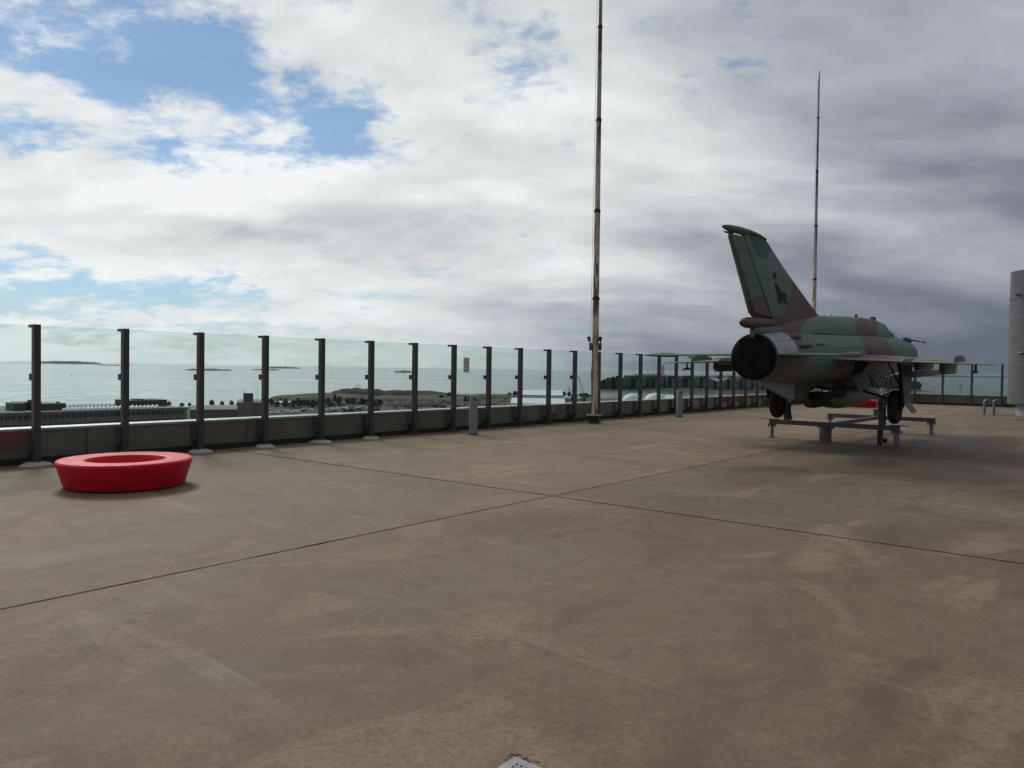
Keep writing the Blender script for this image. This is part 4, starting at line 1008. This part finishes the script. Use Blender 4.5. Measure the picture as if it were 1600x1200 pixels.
# local x forward, y left
ZT = .475
def ibeam(m, c, L, axis, h=.115, w=.11):
    for dz, hh, ww in ((h / 2 - .007, .014, w), (-h / 2 + .007, .014, w), (0, h - .028, .05)):
        m.box((c[0], c[1], c[2] + dz), (L, ww, hh) if axis == 0 else (ww, L, hh))
m = MB(); ibeam(m, (0, 0, ZT - .0575), 3.15, 1); stand_p = m.build('cross_beam', M_STEEL, stand, bevel=.003)
m = MB(); ibeam(m, (4.45, 0, ZT - .0575), 2.95, 1); m.build('cross_beam', M_STEEL, stand, bevel=.003)
m = MB(); ibeam(m, (2.22, 0, ZT - .05), 4.34, 0, .10, .10); m.build('long_beam', M_STEEL, stand, bevel=.003)
def jack(x, y, r, pl=True):
    m = MB(); m.lathe([(r, 0.012), (r, ZT - .17)], (x, y, 0), 24); l = m.build('leg', M_PIPE, stand, 40)
    m = MB(); m.box((x, y, .006), (.2, .2, .012)); m.build('foot_plate', M_STEEL, l, bevel=.002)
    m = MB(); m.lathe([(r + .045, ZT - .17), (r + .045, ZT - .15), (r + .012, ZT - .145), (r + .012, ZT - .13), (r + .05, ZT - .13), (r + .05, ZT - .117)], (x, y, 0), 8)
    for k in range(4): m.lathe([(.014, ZT - .20), (.014, ZT - .12)], (x + (r + .045) * math.cos(k * PI / 2 + .4), y + (r + .045) * math.sin(k * PI / 2 + .4), 0), 6)
    m.build('collar', M_STEEL, l)
    if pl:
        m = MB(); m.box((x, y + (.06 if y > 0 else -.06), ZT + .0085), (.16, .42, .015)); m.build('cap_plate', M_STEEL_D, l)
jack(0, 1.50, .045); jack(0, -1.50, .065); jack(4.45, 1.40, .045, False); jack(4.45, -1.38, .055, False)
m = MB(); m.lathe([(.145, .0), (.145, ZT - .15)], (-.05, .12, 0), 28); m.lathe([(.21, ZT - .15), (.21, ZT - .117)], (-.05, .12, 0), 4); m.build('pedestal', M_STEEL, stand, 40)
m = MB(); m.box((0, -1.14, (ZT - .117) / 2), (.11, .11, ZT - .118)); m.build('post', M_STEEL_D, stand, bevel=.004)
for y in (1.10, -1.18):
    m = MB()
    for dx in (-.07, .07): m.box((dx - .02, y, ZT + .225), (.014, .13, .44))
    m.box((-.02, y + .0, ZT + .225), (.126, .014, .44)); m.build('axle_upright', M_STEEL, stand)
    m = MB(); m.prism([(.0, 0.002), (.30, 0.002), (.07, .40), (.0, .40)], (-.006, .006), (.061, y, ZT)); m.build('gusset', M_STEEL, stand)
m = MB(); m.box((4.45, 0, ZT + .10), (.12, .30, .19)); m.build('wheel_cradle', M_STEEL, stand, bevel=.004)
# small things by the near foot
def weed(label, loc, n, h):
    o = thing('weed', label, 'weed', loc)
    m = MB()
    for k in range(n):
        a = random.uniform(0, 2 * PI); l = random.uniform(.5, 1) * h; b = Vector((random.uniform(-.05, .05), random.uniform(-.05, .05), 0))
        tip = b + Vector((math.cos(a) * l * .5, math.sin(a) * l * .5, l)); md = b + Vector((math.cos(a) * l * .15, math.sin(a) * l * .15, l * .6)); sd = Vector((-math.sin(a), math.cos(a), 0)) * .012
        m._add([b - sd * .4, b + sd * .4, md + sd, md - sd, tip], [(0, 1, 2, 3), (3, 2, 4)])
    m.build('leaves', M_WEED, o, kind='stuff')
M_WEED = leaf_mat('dry_weed', (0.05, 0.035, 0.022), (0.09, 0.055, 0.03))
weed('dry brown weed growing between the legs of the jet stand', (9.28, 18.75, 0), 40, .14)
o = thing('rubble', 'pale lumps of loose mortar at the near foot of the jet stand', 'rubble', (9.32, 18.02, 0))
for k in range(6):
    m = MB(); s = random.uniform(.02, .045)
    m.lathe([(0, 0), (s, s * .2), (s * .9, s * .7), (s * .3, s * 1.1), (0, s * 1.15)], (random.uniform(-.2, .2), random.uniform(-.12, .12), 0), 7); m.build('mortar_lump', M_MORTAR, o)

# ------------------------------------------------------------------ sea and land
m = MB(); n = 96; m._add([(60000 * math.cos(2 * PI * k / n), 60000 * math.sin(2 * PI * k / n), SEA) for k in range(n)], [tuple(range(n))])
m.build('sea', M_SEA, kind='structure')
shore = [(-900, 646), (-300, 641), (0, 638), (160, 636), (280, 634.5), (380, 632), (425, 629), (440, 625), (455, 621.5), (478, 617), (500, 613.2), (540, 612.2), (590, 612.2), (640, 613.6), (690, 614.8), (730, 615.8), (760, 616.4), (800, 617.4), (860, 619.5), (900, 620.8), (960, 621.4), (1060, 622.8), (1085, 624.5), (1100, 629), (1140, 640), (1400, 700), (2400, 900)]
pts = [on_z(x, y, -29.2) for x, y in shore]
pts += [Vector((260, -160, 0)), Vector((-420, -160, 0))]
# resample with a ragged edge
rag = []
for i, p in enumerate(pts):
    q = pts[(i + 1) % len(pts)]; L = (q - p).length; ns = max(1, min(14, int(L / 9))) if i < len(shore) - 1 else 1
    for k in range(ns):
        u = k / ns; r_ = p.lerp(q, u); w = 3.5 * mnoise.noise((r_.x * .03, r_.y * .03, 0)) if k else 0
        rag.append((r_.x + w, r_.y + w * 2.0))
m = MB(); m.prism(rag, (-36, LAND), (0, 0, 0), Vector((1, 0, 0)), Vector((0, 1, 0)), ZV)
m.build('land', M_LAND, kind='structure')

def mound(name, m_, c, ax_len, dep, h, seed, rz=0.0, base=LAND - .3, nx=40, ny=18, rough=.35, **kw):
    """a low hill: length along x, depth along y"""
    m = MB(); vs = []; fs = []
    for j in range(ny + 1):
        for i in range(nx + 1):
            u, v = -1 + 2 * i / nx, -1 + 2 * j / ny
            e = max(0.0, 1 - (abs(u) ** 2.6 + abs(v) ** 2.2))
            hh = h * (e ** .55) * (1 + rough * mnoise.noise((u * 3.1 + seed, v * 2.1, seed)) + rough * .6 * mnoise.noise((u * 9 + seed, v * 5, seed)))
            vs.append((u * ax_len / 2, v * dep / 2, hh if e > 0 else -.2))
    for j in range(ny):
        for i in range(nx):
            a = j * (nx + 1) + i; fs.append((a, a + 1, a + nx + 2, a + nx + 1))
    m._add(vs, fs); o = m.build(name, m_, None, 60, **kw); o.location = (c[0], c[1], base); o.rotation_euler = (0, 0, rz); return o
def facing(p): return math.atan2(p.y, p.x) - PI / 2
def hill_px(name, m_, x0, x1, ybase, h_px, dep, seed, lvl=LAND, **kw):
    xm = (x0 + x1) / 2; c = on_z(xm, ybase, lvl); D = c.y / 1.0
    c2 = at_y(xm, ybase, c.y); L = (x1 - x0) * c.y / F_PX
    return mound(name, m_, c, L, dep, h_px * c.y / F_PX, seed, facing(c), lvl - .3, kind='structure', **kw)
hill_px('earth_mound', M_EARTH, 516, 608, 616, 9.5, 70, 1.3, rough=.25)
hill_px('earth_mound', M_EARTH, 560, 705, 616, 6, 60, 5.1, rough=.3)
hill_px('land_rise', M_LAND, 425, 600, 622, 6.5, 110, 2.2, rough=.3)
hill_px('land_rise', M_LAND, 560, 760, 624, 5, 80, 7.7, rough=.3)
hill_px('land_rise', M_GRASSY, 640, 860, 621, 5, 70, 8.7, rough=.4)
hill_px('land_rise', M_EARTH, 600, 700, 634, 6, 40, 4.4, rough=.3)

# islands
def isle(x0, x1, yw, h_px, dep, seed, name='island', rough=.4, m_=M_ROCK): return hill_px(name, m_, x0, x1, yw, h_px, dep, seed, SEA, rough=rough)
isle(2, 22, 566.6, 2.2, 300, 3.0, rough=.2, m_=M_LEAF); isle(60, 155, 568.8, 4.6, 900, 4.0, rough=.15, m_=M_LEAF)
isle(150, 205, 571.2, 1.1, 200, 6.0); isle(290, 362, 578.8, 2.2, 160, 7.0, 'skerry', .9); isle(392, 438, 578.3, 1.5, 160, 8.0, 'skerry', .9); isle(416, 470, 575.6, 2.2, 300, 9.0, 'skerry', .7)
isle(614, 648, 581.8, 2.2, 120, 10.0, 'skerry', .6); isle(980, 1052, 589.4, 5.0, 300, 11.0, rough=.3, m_=M_LEAF2); isle(1048, 1250, 590.5, 3.4, 500, 12.0, rough=.3, m_=M_LEAF2)
isle(1360, 1700, 590.0, 3.0, 900, 13.0, rough=.2, m_=M_LEAF2)
isle(934, 1122, 608.0, 3, 110, 14.0, rough=.3, m_=M_LEAF2); isle(1114, 1438, 607.8, 3, 140, 15.0, rough=.3, m_=M_LEAF2)

def crown(m, c, r, h, n, conic, sz):
    """leaf-sized faces spread through a crown's volume"""
    for k in range(n):
        u = random.random() ** .8; a = random.uniform(0, 2 * PI)
        rr = r * ((1 - u) ** .75 + .08 if conic else math.sqrt(max(.05, 1 - (2 * u - 1) ** 2))) * math.sqrt(random.uniform(.0, 1.1))
        p = Vector((c[0] + rr * math.cos(a), c[1] + rr * math.sin(a), c[2] + h * u))
        s = sz * random.uniform(.6, 1.3); nv = Vector((random.gauss(0, 1), random.gauss(0, 1), random.gauss(0, .7) + .4)).normalized()
        t1 = nv.orthogonal().normalized(); t2 = nv.cross(t1); t1 *= s; t2 *= s * random.uniform(.5, .9)
        m._add([p - t1 - t2 * .4, p + t1 * .9 - t2 * .5, p + t1 * .2 + t2, p - t1 * .8 + t2 * .5], [(0, 1, 2, 3)])
def forest(x0, x1, yw, top_px, n, dep, seed):
    random.seed(seed); m = MB()
    for k in range(n):
        u = random.random(); x = x0 + (x1 - x0) * u; c = on_z(x, yw, SEA)
        edge = min(1, 6 * u, 6 * (1 - u)) ** .6
        dirv = Vector((c.x, c.y, 0)).normalized(); c = c + dirv * random.uniform(-.35, .38) * dep * edge
        D = c.y; hh = top_px * D / F_PX * (.55 + .45 * edge) * (.72 + .34 * random.random()) * (1 + .25 * mnoise.noise((u * 7, seed, 0)))
        con = random.random() < .45
        crown(m, (c.x, c.y, SEA + .6), hh * (.26 if con else .38), hh - .6, 64, con, 2.5)
    return m.build('forest', M_LEAF2, None, kind='stuff')
forest(938, 1120, 607.6, 18.5, 420, 90, 21); forest(1118, 1436, 607.6, 17.5, 600, 110, 22)

# ------------------------------------------------------------------ trees of the far shore
def tree_proto(kind, h, r):
    m = MB(); m.tube([(0, 0, 0), (.1, 0, h * .35), (0, .1, h * .75)], [.22, .16, .06], 6)
    for a in range(4): m.tube([(0, 0, h * (.3 + .1 * a)), (math.cos(a * 2) * r * .6, math.sin(a * 2) * r * .6, h * (.5 + .1 * a))], [.08, .03], 5)
    tr = m.mesh('trunk', M_TRUNK); m = MB(); crown(m, (0, 0, h * .15), r, h * .86, 170, kind, .85); return tr, m.mesh('crown', M_LEAF)
random.seed(5)
TP = [tree_proto(False, 6.0, 2.3), tree_proto(True, 8.5, 1.8), tree_proto(False, 4.6, 2.6)]
def tree(p, k, sc, label, group, lvl=LAND):
    label = ('broad ', 'tall pointed ', 'low bushy ')[k] + label
    o = thing('shore_tree', label, 'tree', (p.x, p.y, lvl), random.uniform(0, 6), group)
    for nm, me in zip(('trunk', 'crown'), TP[k]): c = link(nm, me, o); c.scale = (sc, sc, sc)
for x, y, k, sc in [(264, 636, 0, .9), (284, 636.5, 2, .9), (296, 636, 0, .7), (331, 635.5, 0, 1.1), (347, 635.3, 0, .9), (362, 635, 0, .95), (372, 635, 2, .8)]:
    tree(on_z(x, y, LAND), k, sc * .75, 'small tree standing at the water behind the long office block', 'trees at the water behind the office block')
for x, y, k, sc in [(424, 634, 0, .9), (433, 636, 2, .9), (446, 637, 0, 1), (458, 635, 2, 1), (466, 636, 0, 1.1), (474, 634, 2, 1), (482, 636, 0, .9), (489, 638, 0, 1), (500, 635, 2, 1.2), (512, 634, 0, 1), (516, 636, 2, .9), (523, 631, 1, 1), (529, 633, 0, 1.1), (543, 632, 0, .9), (552, 633, 0, 1), (566, 634, 0, 1), (576, 634, 2, 1), (585, 635, 0, .8), (594, 634, 2, 1), (690, 625, 2, 1), (727, 630, 1, .8), (735, 628, 2, 1.2), (702, 622, 2, 1.2)]:
    tree(on_z(x, y, LAND), k, sc, 'dark tree on the bare headland beyond the fence', 'trees on the headland')
for x, y, k, sc in [(816, 619, 1, 1.1), (820, 620, 1, 1), (827, 621, 2, 1.1), (852, 621, 2, 1.2), (858, 622, 0, .9), (841, 622, 2, 1.2), (834, 618, 0, 1), (838, 619, 2, 1), (846, 620, 2, 1), (864, 621, 2, 1.2), (872, 620, 2, 1.3), (880, 620, 2, 1.2), (889, 620, 0, .9), (899, 622, 2, 1), (908, 621, 2, 1), (918, 622, 0, .8), (924, 622, 2, .9), (805, 619, 2, 1.2), (796, 620, 2, 1)]:
    tree(on_z(x, y, LAND), k, sc, 'dark tree among the white sheds by the shore', 'trees among the white sheds')
random.seed(11)
m = MB()
for k in range(260):
    x = random.uniform(430, 930); y = random.uniform(617, 645); c = on_z(x, y, LAND)
    if c.y > 880: continue
    crown(m, (c.x, c.y, LAND - .2), random.uniform(1.5, 4.5), random.uniform(.8, 2.4), 14, False, 1.0)
m.build('undergrowth', M_LEAF, None, kind='stuff')

# ------------------------------------------------------------------ buildings beyond
M_FACADE = mat('office_facade', (0.20, 0.195, 0.185), 0.8, 0, 0.1, .3)
M_WIN = mat('dark_window', (0.018, 0.024, 0.028), 0.15, 0, 0.2, .4)
M_ROOF = mat('grey_roof', (0.22, 0.22, 0.22), 0.9, 0, 0.15, .1)
M_DARKBOX = mat('dark_plant_room', (0.035, 0.042, 0.042), 0.7, 0, 0.15, .4)
M_WHITEROOF = mat('white_roof', (0.78, 0.79, 0.80), 0.55, 0, 0.05, .1)
M_BWALL = mat('greybrown_wall', (0.17, 0.15, 0.14), 0.85, 0, 0.1, .3)
def t_at(px_, s_):                                       # where a sight line crosses the facade at distance s_
    d = ray(px_, 640); k = s_ / (d.x * NV.x + d.y * NV.y); return (d.x * AV.x + d.y * AV.y) * k, d.y * k
def z_at(py_, px_, Y): return at_y(px_, py_, Y).z
SB = 275.0; RZ_ = -14.4
t_r = t_at(292, SB)[0]; t_l = t_r - 150
ob = thing('office_building', 'long grey office block with rows of dark windows below the fence', 'building', g((t_l + t_r) / 2, SB, LAND), G_RZ)
Lb = t_r - t_l; Hb = RZ_ - LAND
m = MB(); m.box((0, 22, Hb / 2 - .2), (Lb, 44, Hb - .4)); m.build('wall', M_FACADE, ob)
m = MB(); m.box((0, 22, Hb - .1), (Lb + .6, 44.6, .5)); m.build('roof', M_ROOF, ob)
m = MB(); m.box((0, -.02, 0), (1.28, .12, 1.35)); wme = m.mesh('window', M_WIN)
m = MB(); m.box((0, -.10, 0), (.06, .06, 1.35)); m.box((0, -.12, -.72), (1.4, .12, .08)); fme = m.mesh('window_frame', M_FACADE)
for r_ in range(3):
    for k in range(84):
        o = link('window', wme, ob); o.location = (Lb / 2 - 2.0 - k * 1.78, -.0, Hb - 1.55 - r_ * 3.0)
        if r_ < 2: link('window_frame', fme, o)
def roofbox(px0, px1, py_top, s_, dep, nm, m_):
    a, Y0 = t_at(px0, s_); b, Y1 = t_at(px1, s_); zt = z_at(py_top, (px0 + px1) / 2, (Y0 + Y1) / 2)
    m = MB(); m.box(((a + b) / 2 - (t_l + t_r) / 2, s_ - SB + dep / 2, (zt - LAND + Hb) / 2), (b - a, dep, zt - LAND - Hb)); return m.build(nm, m_, ob)
roofbox(64, 103, 630.5, 281, 12, 'plant_room', M_DARKBOX); roofbox(22, 40, 630, 283, 8, 'plant_room', M_DARKBOX); roofbox(34, 66, 628.5, 287, 10, 'plant_room', M_DARKBOX)
roofbox(48, 55, 625, 285, 3, 'chimney', M_DARKBOX); roofbox(202, 261, 625.0, 287, 12, 'plant_room', M_DARKBOX); roofbox(212, 226, 623.2, 290, 4, 'air_handler', M_DARKBOX); roofbox(234, 240, 623.8, 290, 3, 'air_handler', M_DARKBOX)
roofbox(90, 94, 627.6, 284, 1.5, 'chimney', M_DARKBOX)
m = MB(); m.lathe([(.75, 0), (.72, .3), (.5, .62), (0, .78)], (0, 0, 0), 10); dme = m.mesh('skylight', mat('glossy_dome', (0.85, 0.87, 0.88), 0.22, 0.7, 0.03, 1), 60)
for r_, s_ in ((0, 4), (1, 10), (2, 26)):
    for k in range(24):
        t, _ = t_at(100 + k * 6.3, SB + s_); o = link('skylight', dme, ob); o.location = (t - (t_l + t_r) / 2, s_, Hb + .15)
def px_box(px0, px1, py_top, Y, dep, lvl=LAND):
    xm = (px0 + px1) / 2; c = at_y(xm, py_top, Y); w = (px1 - px0) * Y / F_PX; return c, w, c.z - lvl
c, w, h_ = px_box(372, 408, 630, 240, 30)
ob2 = thing('plain_building', 'plain grey-brown building end with a louvred roof tower beyond the fence', 'building', (c.x, c.y, LAND), facing(c))
m = MB(); m.box((0, 12, h_ / 2), (w, 24, h_)); m.build('wall', M_BWALL, ob2)
m = MB(); m.box((0, 12, h_ + .1), (w + .3, 24.3, .25)); rf = m.build('roof', M_ROOF, ob2)
m = MB(); m.box((-.4, 4, h_ + 1.65), (3.0, 3.0, 2.85)); tw = m.build('roof_tower', M_DARKBOX, ob2)
m = MB()
for k in range(7): m.box((-.4, 2.46, h_ + .7 + k * .34), (2.7, .06, .12))
m.build('louvre', M_BWALL, tw)
m = MB(); m.tube([(-1.9, 4, h_ + .2), (-1.9, 4, h_ + 4.2)], .05, 5); m.tube([(2.3, 6, h_ + .2), (2.3, 6, h_ + 4.6)], .05, 5); m.build('aerial', M_STEEL_D, ob2)
c, w, h_ = px_box(300, 371, 641, 250, 30)
ob3 = thing('low_building', 'low flat-roofed building between the office block and the plain building', 'building', (c.x, c.y, LAND), facing(c))
m = MB(); m.box((0, 15, h_ / 2), (w, 30, h_)); m.build('wall', M_BWALL, ob3); m = MB(); m.box((0, 15, h_ + .1), (w + .4, 30.4, .3)); m.build('roof', M_ROOF, ob3)
def gable(label, px0, px1, py_ridge, Y, h_eave_drop, dep, group=None, arch=False):
    xm = (px0 + px1) / 2; c = at_y(xm, py_ridge, Y); w = (px1 - px0) * Y / F_PX; hr = c.z - LAND; he = hr - h_eave_drop
    o = thing('white_hall', label, 'shed', (c.x, c.y, LAND), facing(c), group)
    m = MB()
    if arch: m.lathe([(w / 2, 0), (w / 2, he * .6)], (0, 0, 0), 28)
    else: m.box((0, 0, he / 2), (w, dep, he))
    m.build('wall', M_WHITE, o, 40)
    if arch: prof = [(-dep / 2 - .3, he)] + [(-math.cos(PI * k / 10) * dep / 2, he + math.sin(PI * k / 10) * (hr - he)) for k in range(11)] + [(dep / 2 + .3, he)]
    else: prof = [(-dep / 2 - .5, he), (0, hr), (dep / 2 + .5, he), (dep / 2 + .5, he - .3), (-dep / 2 - .5, he - .3)]
    m = MB()
    if arch:   # a fabric dome
        m.lathe([(w / 2 * math.cos(PI / 2 * k / 10), he * .6 + (hr - he * .6) * math.sin(PI / 2 * k / 10)) for k in range(11)], (0, 0, 0), 28)
    else: m.prism(prof, (-w / 2 - .4, w / 2 + .4), (0, 0, 0), Vector((0, 1, 0)), Vector((0, 0, 1)), Vector((1, 0, 0)))
    m.build('roof', M_WHITEROOF, o, 30 if arch else None)
gable('long white gabled shed at the shore, the farther of two', 813, 878, 609.0, 800, 4.6, 60)
gable('low white gabled shed in front of the farther white shed', 800, 881, 622.0, 600, 3.4, 44)
gable('white arched tent hall behind the mast, left of two', 972, 1006, 614.5, 660, 4.5, 40, arch=True)
gable('white arched tent hall near the second mast bay, right of two', 1006, 1044, 613.8, 650, 4.5, 40, arch=True)
gable('long low white roof beside the arched tent halls', 1040, 1058, 617.0, 650, 2.5, 20)
gable('small white shed among trees on the headland', 431, 463, 626.5, 610, 1.0, 8)
# small white boats laid up on the quay
random.seed(3)
m = MB(); m.loft([[Vector((x, -w, .9 + s_)), Vector((x, -w * .5, .2)), Vector((x, w * .5, .2)), Vector((x, w, .9 + s_))] for x, w, s_ in ((-3, .9, 0), (-1, 1.1, 0), (1.2, 1.0, .1), (3.0, .08, .4))]); hme = m.mesh('hull', M_WHITE)
m = MB(); m.box((-.4, 0, 1.45), (2.2, 1.3, .9)); cme = m.mesh('cabin', M_WHITE)
for k in range(22):
    x = random.uniform(424, 588); y = 646.5 - (x - 424) * .052 + random.uniform(-2.2, 1.0); p = on_z(x, y, LAND)
    o = thing('small_boat', 'small white boat laid up on the quay below the headland', 'boat', p, random.uniform(0, 3), 'small white boats laid up ashore'); link('hull', hme, o); link('cabin', cme, o)
# cranes and masts
def crane(label, base_px, tip_px, Y):
    b = at_y(*base_px, Y); t_ = at_y(*tip_px, Y); o = thing('harbour_crane', label, 'crane', (b.x, b.y, LAND))
    off = Vector((b.x, b.y, LAND)); bz = Vector((0, 0, b.z - LAND)); tz = t_ - off
    m = MB(); m.box((0, 0, bz.z / 2), (2.6, 2.6, bz.z)); m.box((.8, 0, bz.z + 1.2), (3.6, 2.4, 2.4)); m.build('cab', M_DARKBOX, o)
    m = MB(); u = Vector((.4, 0, 0)); v = Vector((0, .4, 0)); NS = 14
    for cc in (u + v, u - v, -u + v, -u - v): m.tube([bz + cc, tz + cc * .35], .10, 4)
    for k in range(NS):
        a = bz.lerp(tz, k / NS); e = bz.lerp(tz, (k + 1) / NS); f1 = 1 - .65 * k / NS; f2 = 1 - .65 * (k + 1) / NS; sg = 1 if k % 2 else -1
        m.tube([a + (u * sg + v) * f1, e + (-u * sg + v) * f2], .06, 4); m.tube([a + (u * sg - v) * f1, e + (-u * sg - v) * f2], .06, 4)
    m.build('jib', M_DARKBOX, o)
    m = MB(); m.tube([tz, (tz.x, tz.y, 2)], .05, 4); m.tube([tz, bz + Vector((2.4, 0, 3))], .05, 4); m.build('hoist_rope', M_DARKBOX, o)
crane('dark lattice crane with a slanting jib behind the mast', (913, 618), (903, 587), 700)
crane('small dark crane with a short jib left of the big one', (894, 621), (888, 604), 720)
def tower_px(label, x, yw, ytop, arms, w, name='sea_marker'):
    c = on_z(x, yw, SEA); h = (yw - ytop) * c.y / F_PX; o = thing(name, label, 'beacon', (c.x, c.y, SEA), facing(c))
    m = MB()
    for sx in (-1, 1):
        for sy in (-1, 1): m.tube([(sx * w, sy * w, -1), (sx * w * .7, sy * w * .7, h)], w * .22, 5)
    for k in range(1, 5): m.box((0, 0, h * k / 5), (w * 1.9, w * 1.9, w * .18))
    m.build('frame', M_DARKBOX, o)
    m = MB()
    for a0, a1, zz_ in arms: m.box(((a0 + a1) / 2, 0, h * zz_), (a1 - a0, w * .5, w * .5))
    m.build('arm', M_DARKBOX, o)
    m = MB(); m.box((0, 0, .6), (w * 4, w * 4, 2)); m.build('footing', M_DARKBOX, o)
tower_px('dark frame tower with an arm to the right standing in the sea under the wing', 1458.5, 617.6, 605.5, [(-.8, 11, .99)], .8)
tower_px('taller dark twin-legged tower standing in the sea under the wing', 1501, 618.2, 600.5, [(-4, 4, 1.0), (-2.5, 2.5, .93)], 1.1)
c = on_z(1494, 618.4, SEA); o = thing('barge', 'low dark barge moored beside the tower in the sea', 'barge', (c.x, c.y, SEA), facing(c))
m = MB(); m.loft([[Vector((x, -w, 1.8)), Vector((x, -w * .8, 0)), Vector((x, w * .8, 0)), Vector((x, w, 1.8))] for x, w in ((-6, 1.6), (-5, 2.2), (5, 2.2), (6, 1.2))]); m.build('hull', M_DARKBOX, o)
m = MB(); m.box((-3, 0, 2.6), (2.5, 2.4, 1.6)); m.build('wheelhouse', M_DARKBOX, o)
def pole_px(label, x, yb, yt, name, cat, r):
    c = on_z(x, yb, SEA); h = (yb - yt) * c.y / F_PX; o = thing(name, label, cat, (c.x, c.y, SEA))
    m = MB(); m.tube([(0, 0, 0), (0, 0, h)], [r, r * .5], 8); m.build('tower', M_DARKBOX, o); m = MB(); m.lathe([(r * 1.6, 0), (r * 1.6, h * .08), (r, h * .1)], (0, 0, 0), 8); m.build('base', M_DARKBOX, o)
pole_px('thin radio mast on the skerry near the horizon', 446, 575.2, 564.5, 'radio_mast', 'mast', 2.2)
pole_px('squat lighthouse on the skerry near the horizon', 428, 575.2, 570.5, 'lighthouse', 'lighthouse', 4.5)
pole_px('small beacon on the skerry in front of the middle fence posts', 634, 581.0, 576.5, 'beacon_tower', 'beacon', 1.6)
pole_px('tiny dark sea buoy between the fence posts', 602, 579.8, 577.2, 'sea_buoy', 'buoy', 2.4)
pole_px('tiny dark sea buoy nearer than the other, past the fifth fence post', 517, 586, 583.4, 'sea_buoy', 'buoy', 1.2)
def ship(label, x, yw, L_px, h_px, name='ship'):
    c = on_z(x, yw, SEA); k = c.y / F_PX; L = L_px * k; hh = h_px * k; o = thing(name, label, 'ship' if name == 'ship' else 'boat', (c.x, c.y, SEA), facing(c))
    m = MB(); m.loft([[Vector((xx * L, -w * L, hh * s_)), Vector((xx * L, -w * L * .7, -1)), Vector((xx * L, w * L * .7, -1)), Vector((xx * L, w * L, hh * s_))] for xx, w, s_ in ((-.5, .05, .4), (-.3, .07, .4), (.3, .07, .42), (.5, .01, .55))]); m.build('hull', M_DARKBOX, o)
    m = MB(); m.box((-.33 * L, 0, hh * .7), (.14 * L, .08 * L, hh * .62)); m.build('bridge', M_DARKBOX, o)
ship('cargo ship far out on the horizon', 390, 569.4, 13, 2.2); ship('low grey boat on the water off the headland', 560, 602.6, 6, 1.1, 'motor_boat'); ship('tiny boat on the glittering sea at the left', 111, 587, 3, 1.0, 'motor_boat')

# ------------------------------------------------------------------ air
hz = bpy.data.materials.new('sea_air'); hz.use_nodes = True
ht = NT(hz.node_tree); ht.n.remove(ht.n['Principled BSDF'])
pv = ht.new('ShaderNodeVolumePrincipled'); pv.inputs['Color'].default_value = (0.86, 0.92, 0.97, 1); pv.inputs['Density'].default_value = HAZE; pv.inputs['Anisotropy'].default_value = 0.2
ht.l.new(pv.outputs[0], ht.n['Material Output'].inputs['Volume'])
m = MB(); m.box((0, 0, (22 - 37.5) / 2), (130000, 130000, 22 + 37.5)); m.build('haze', hz, kind='stuff')
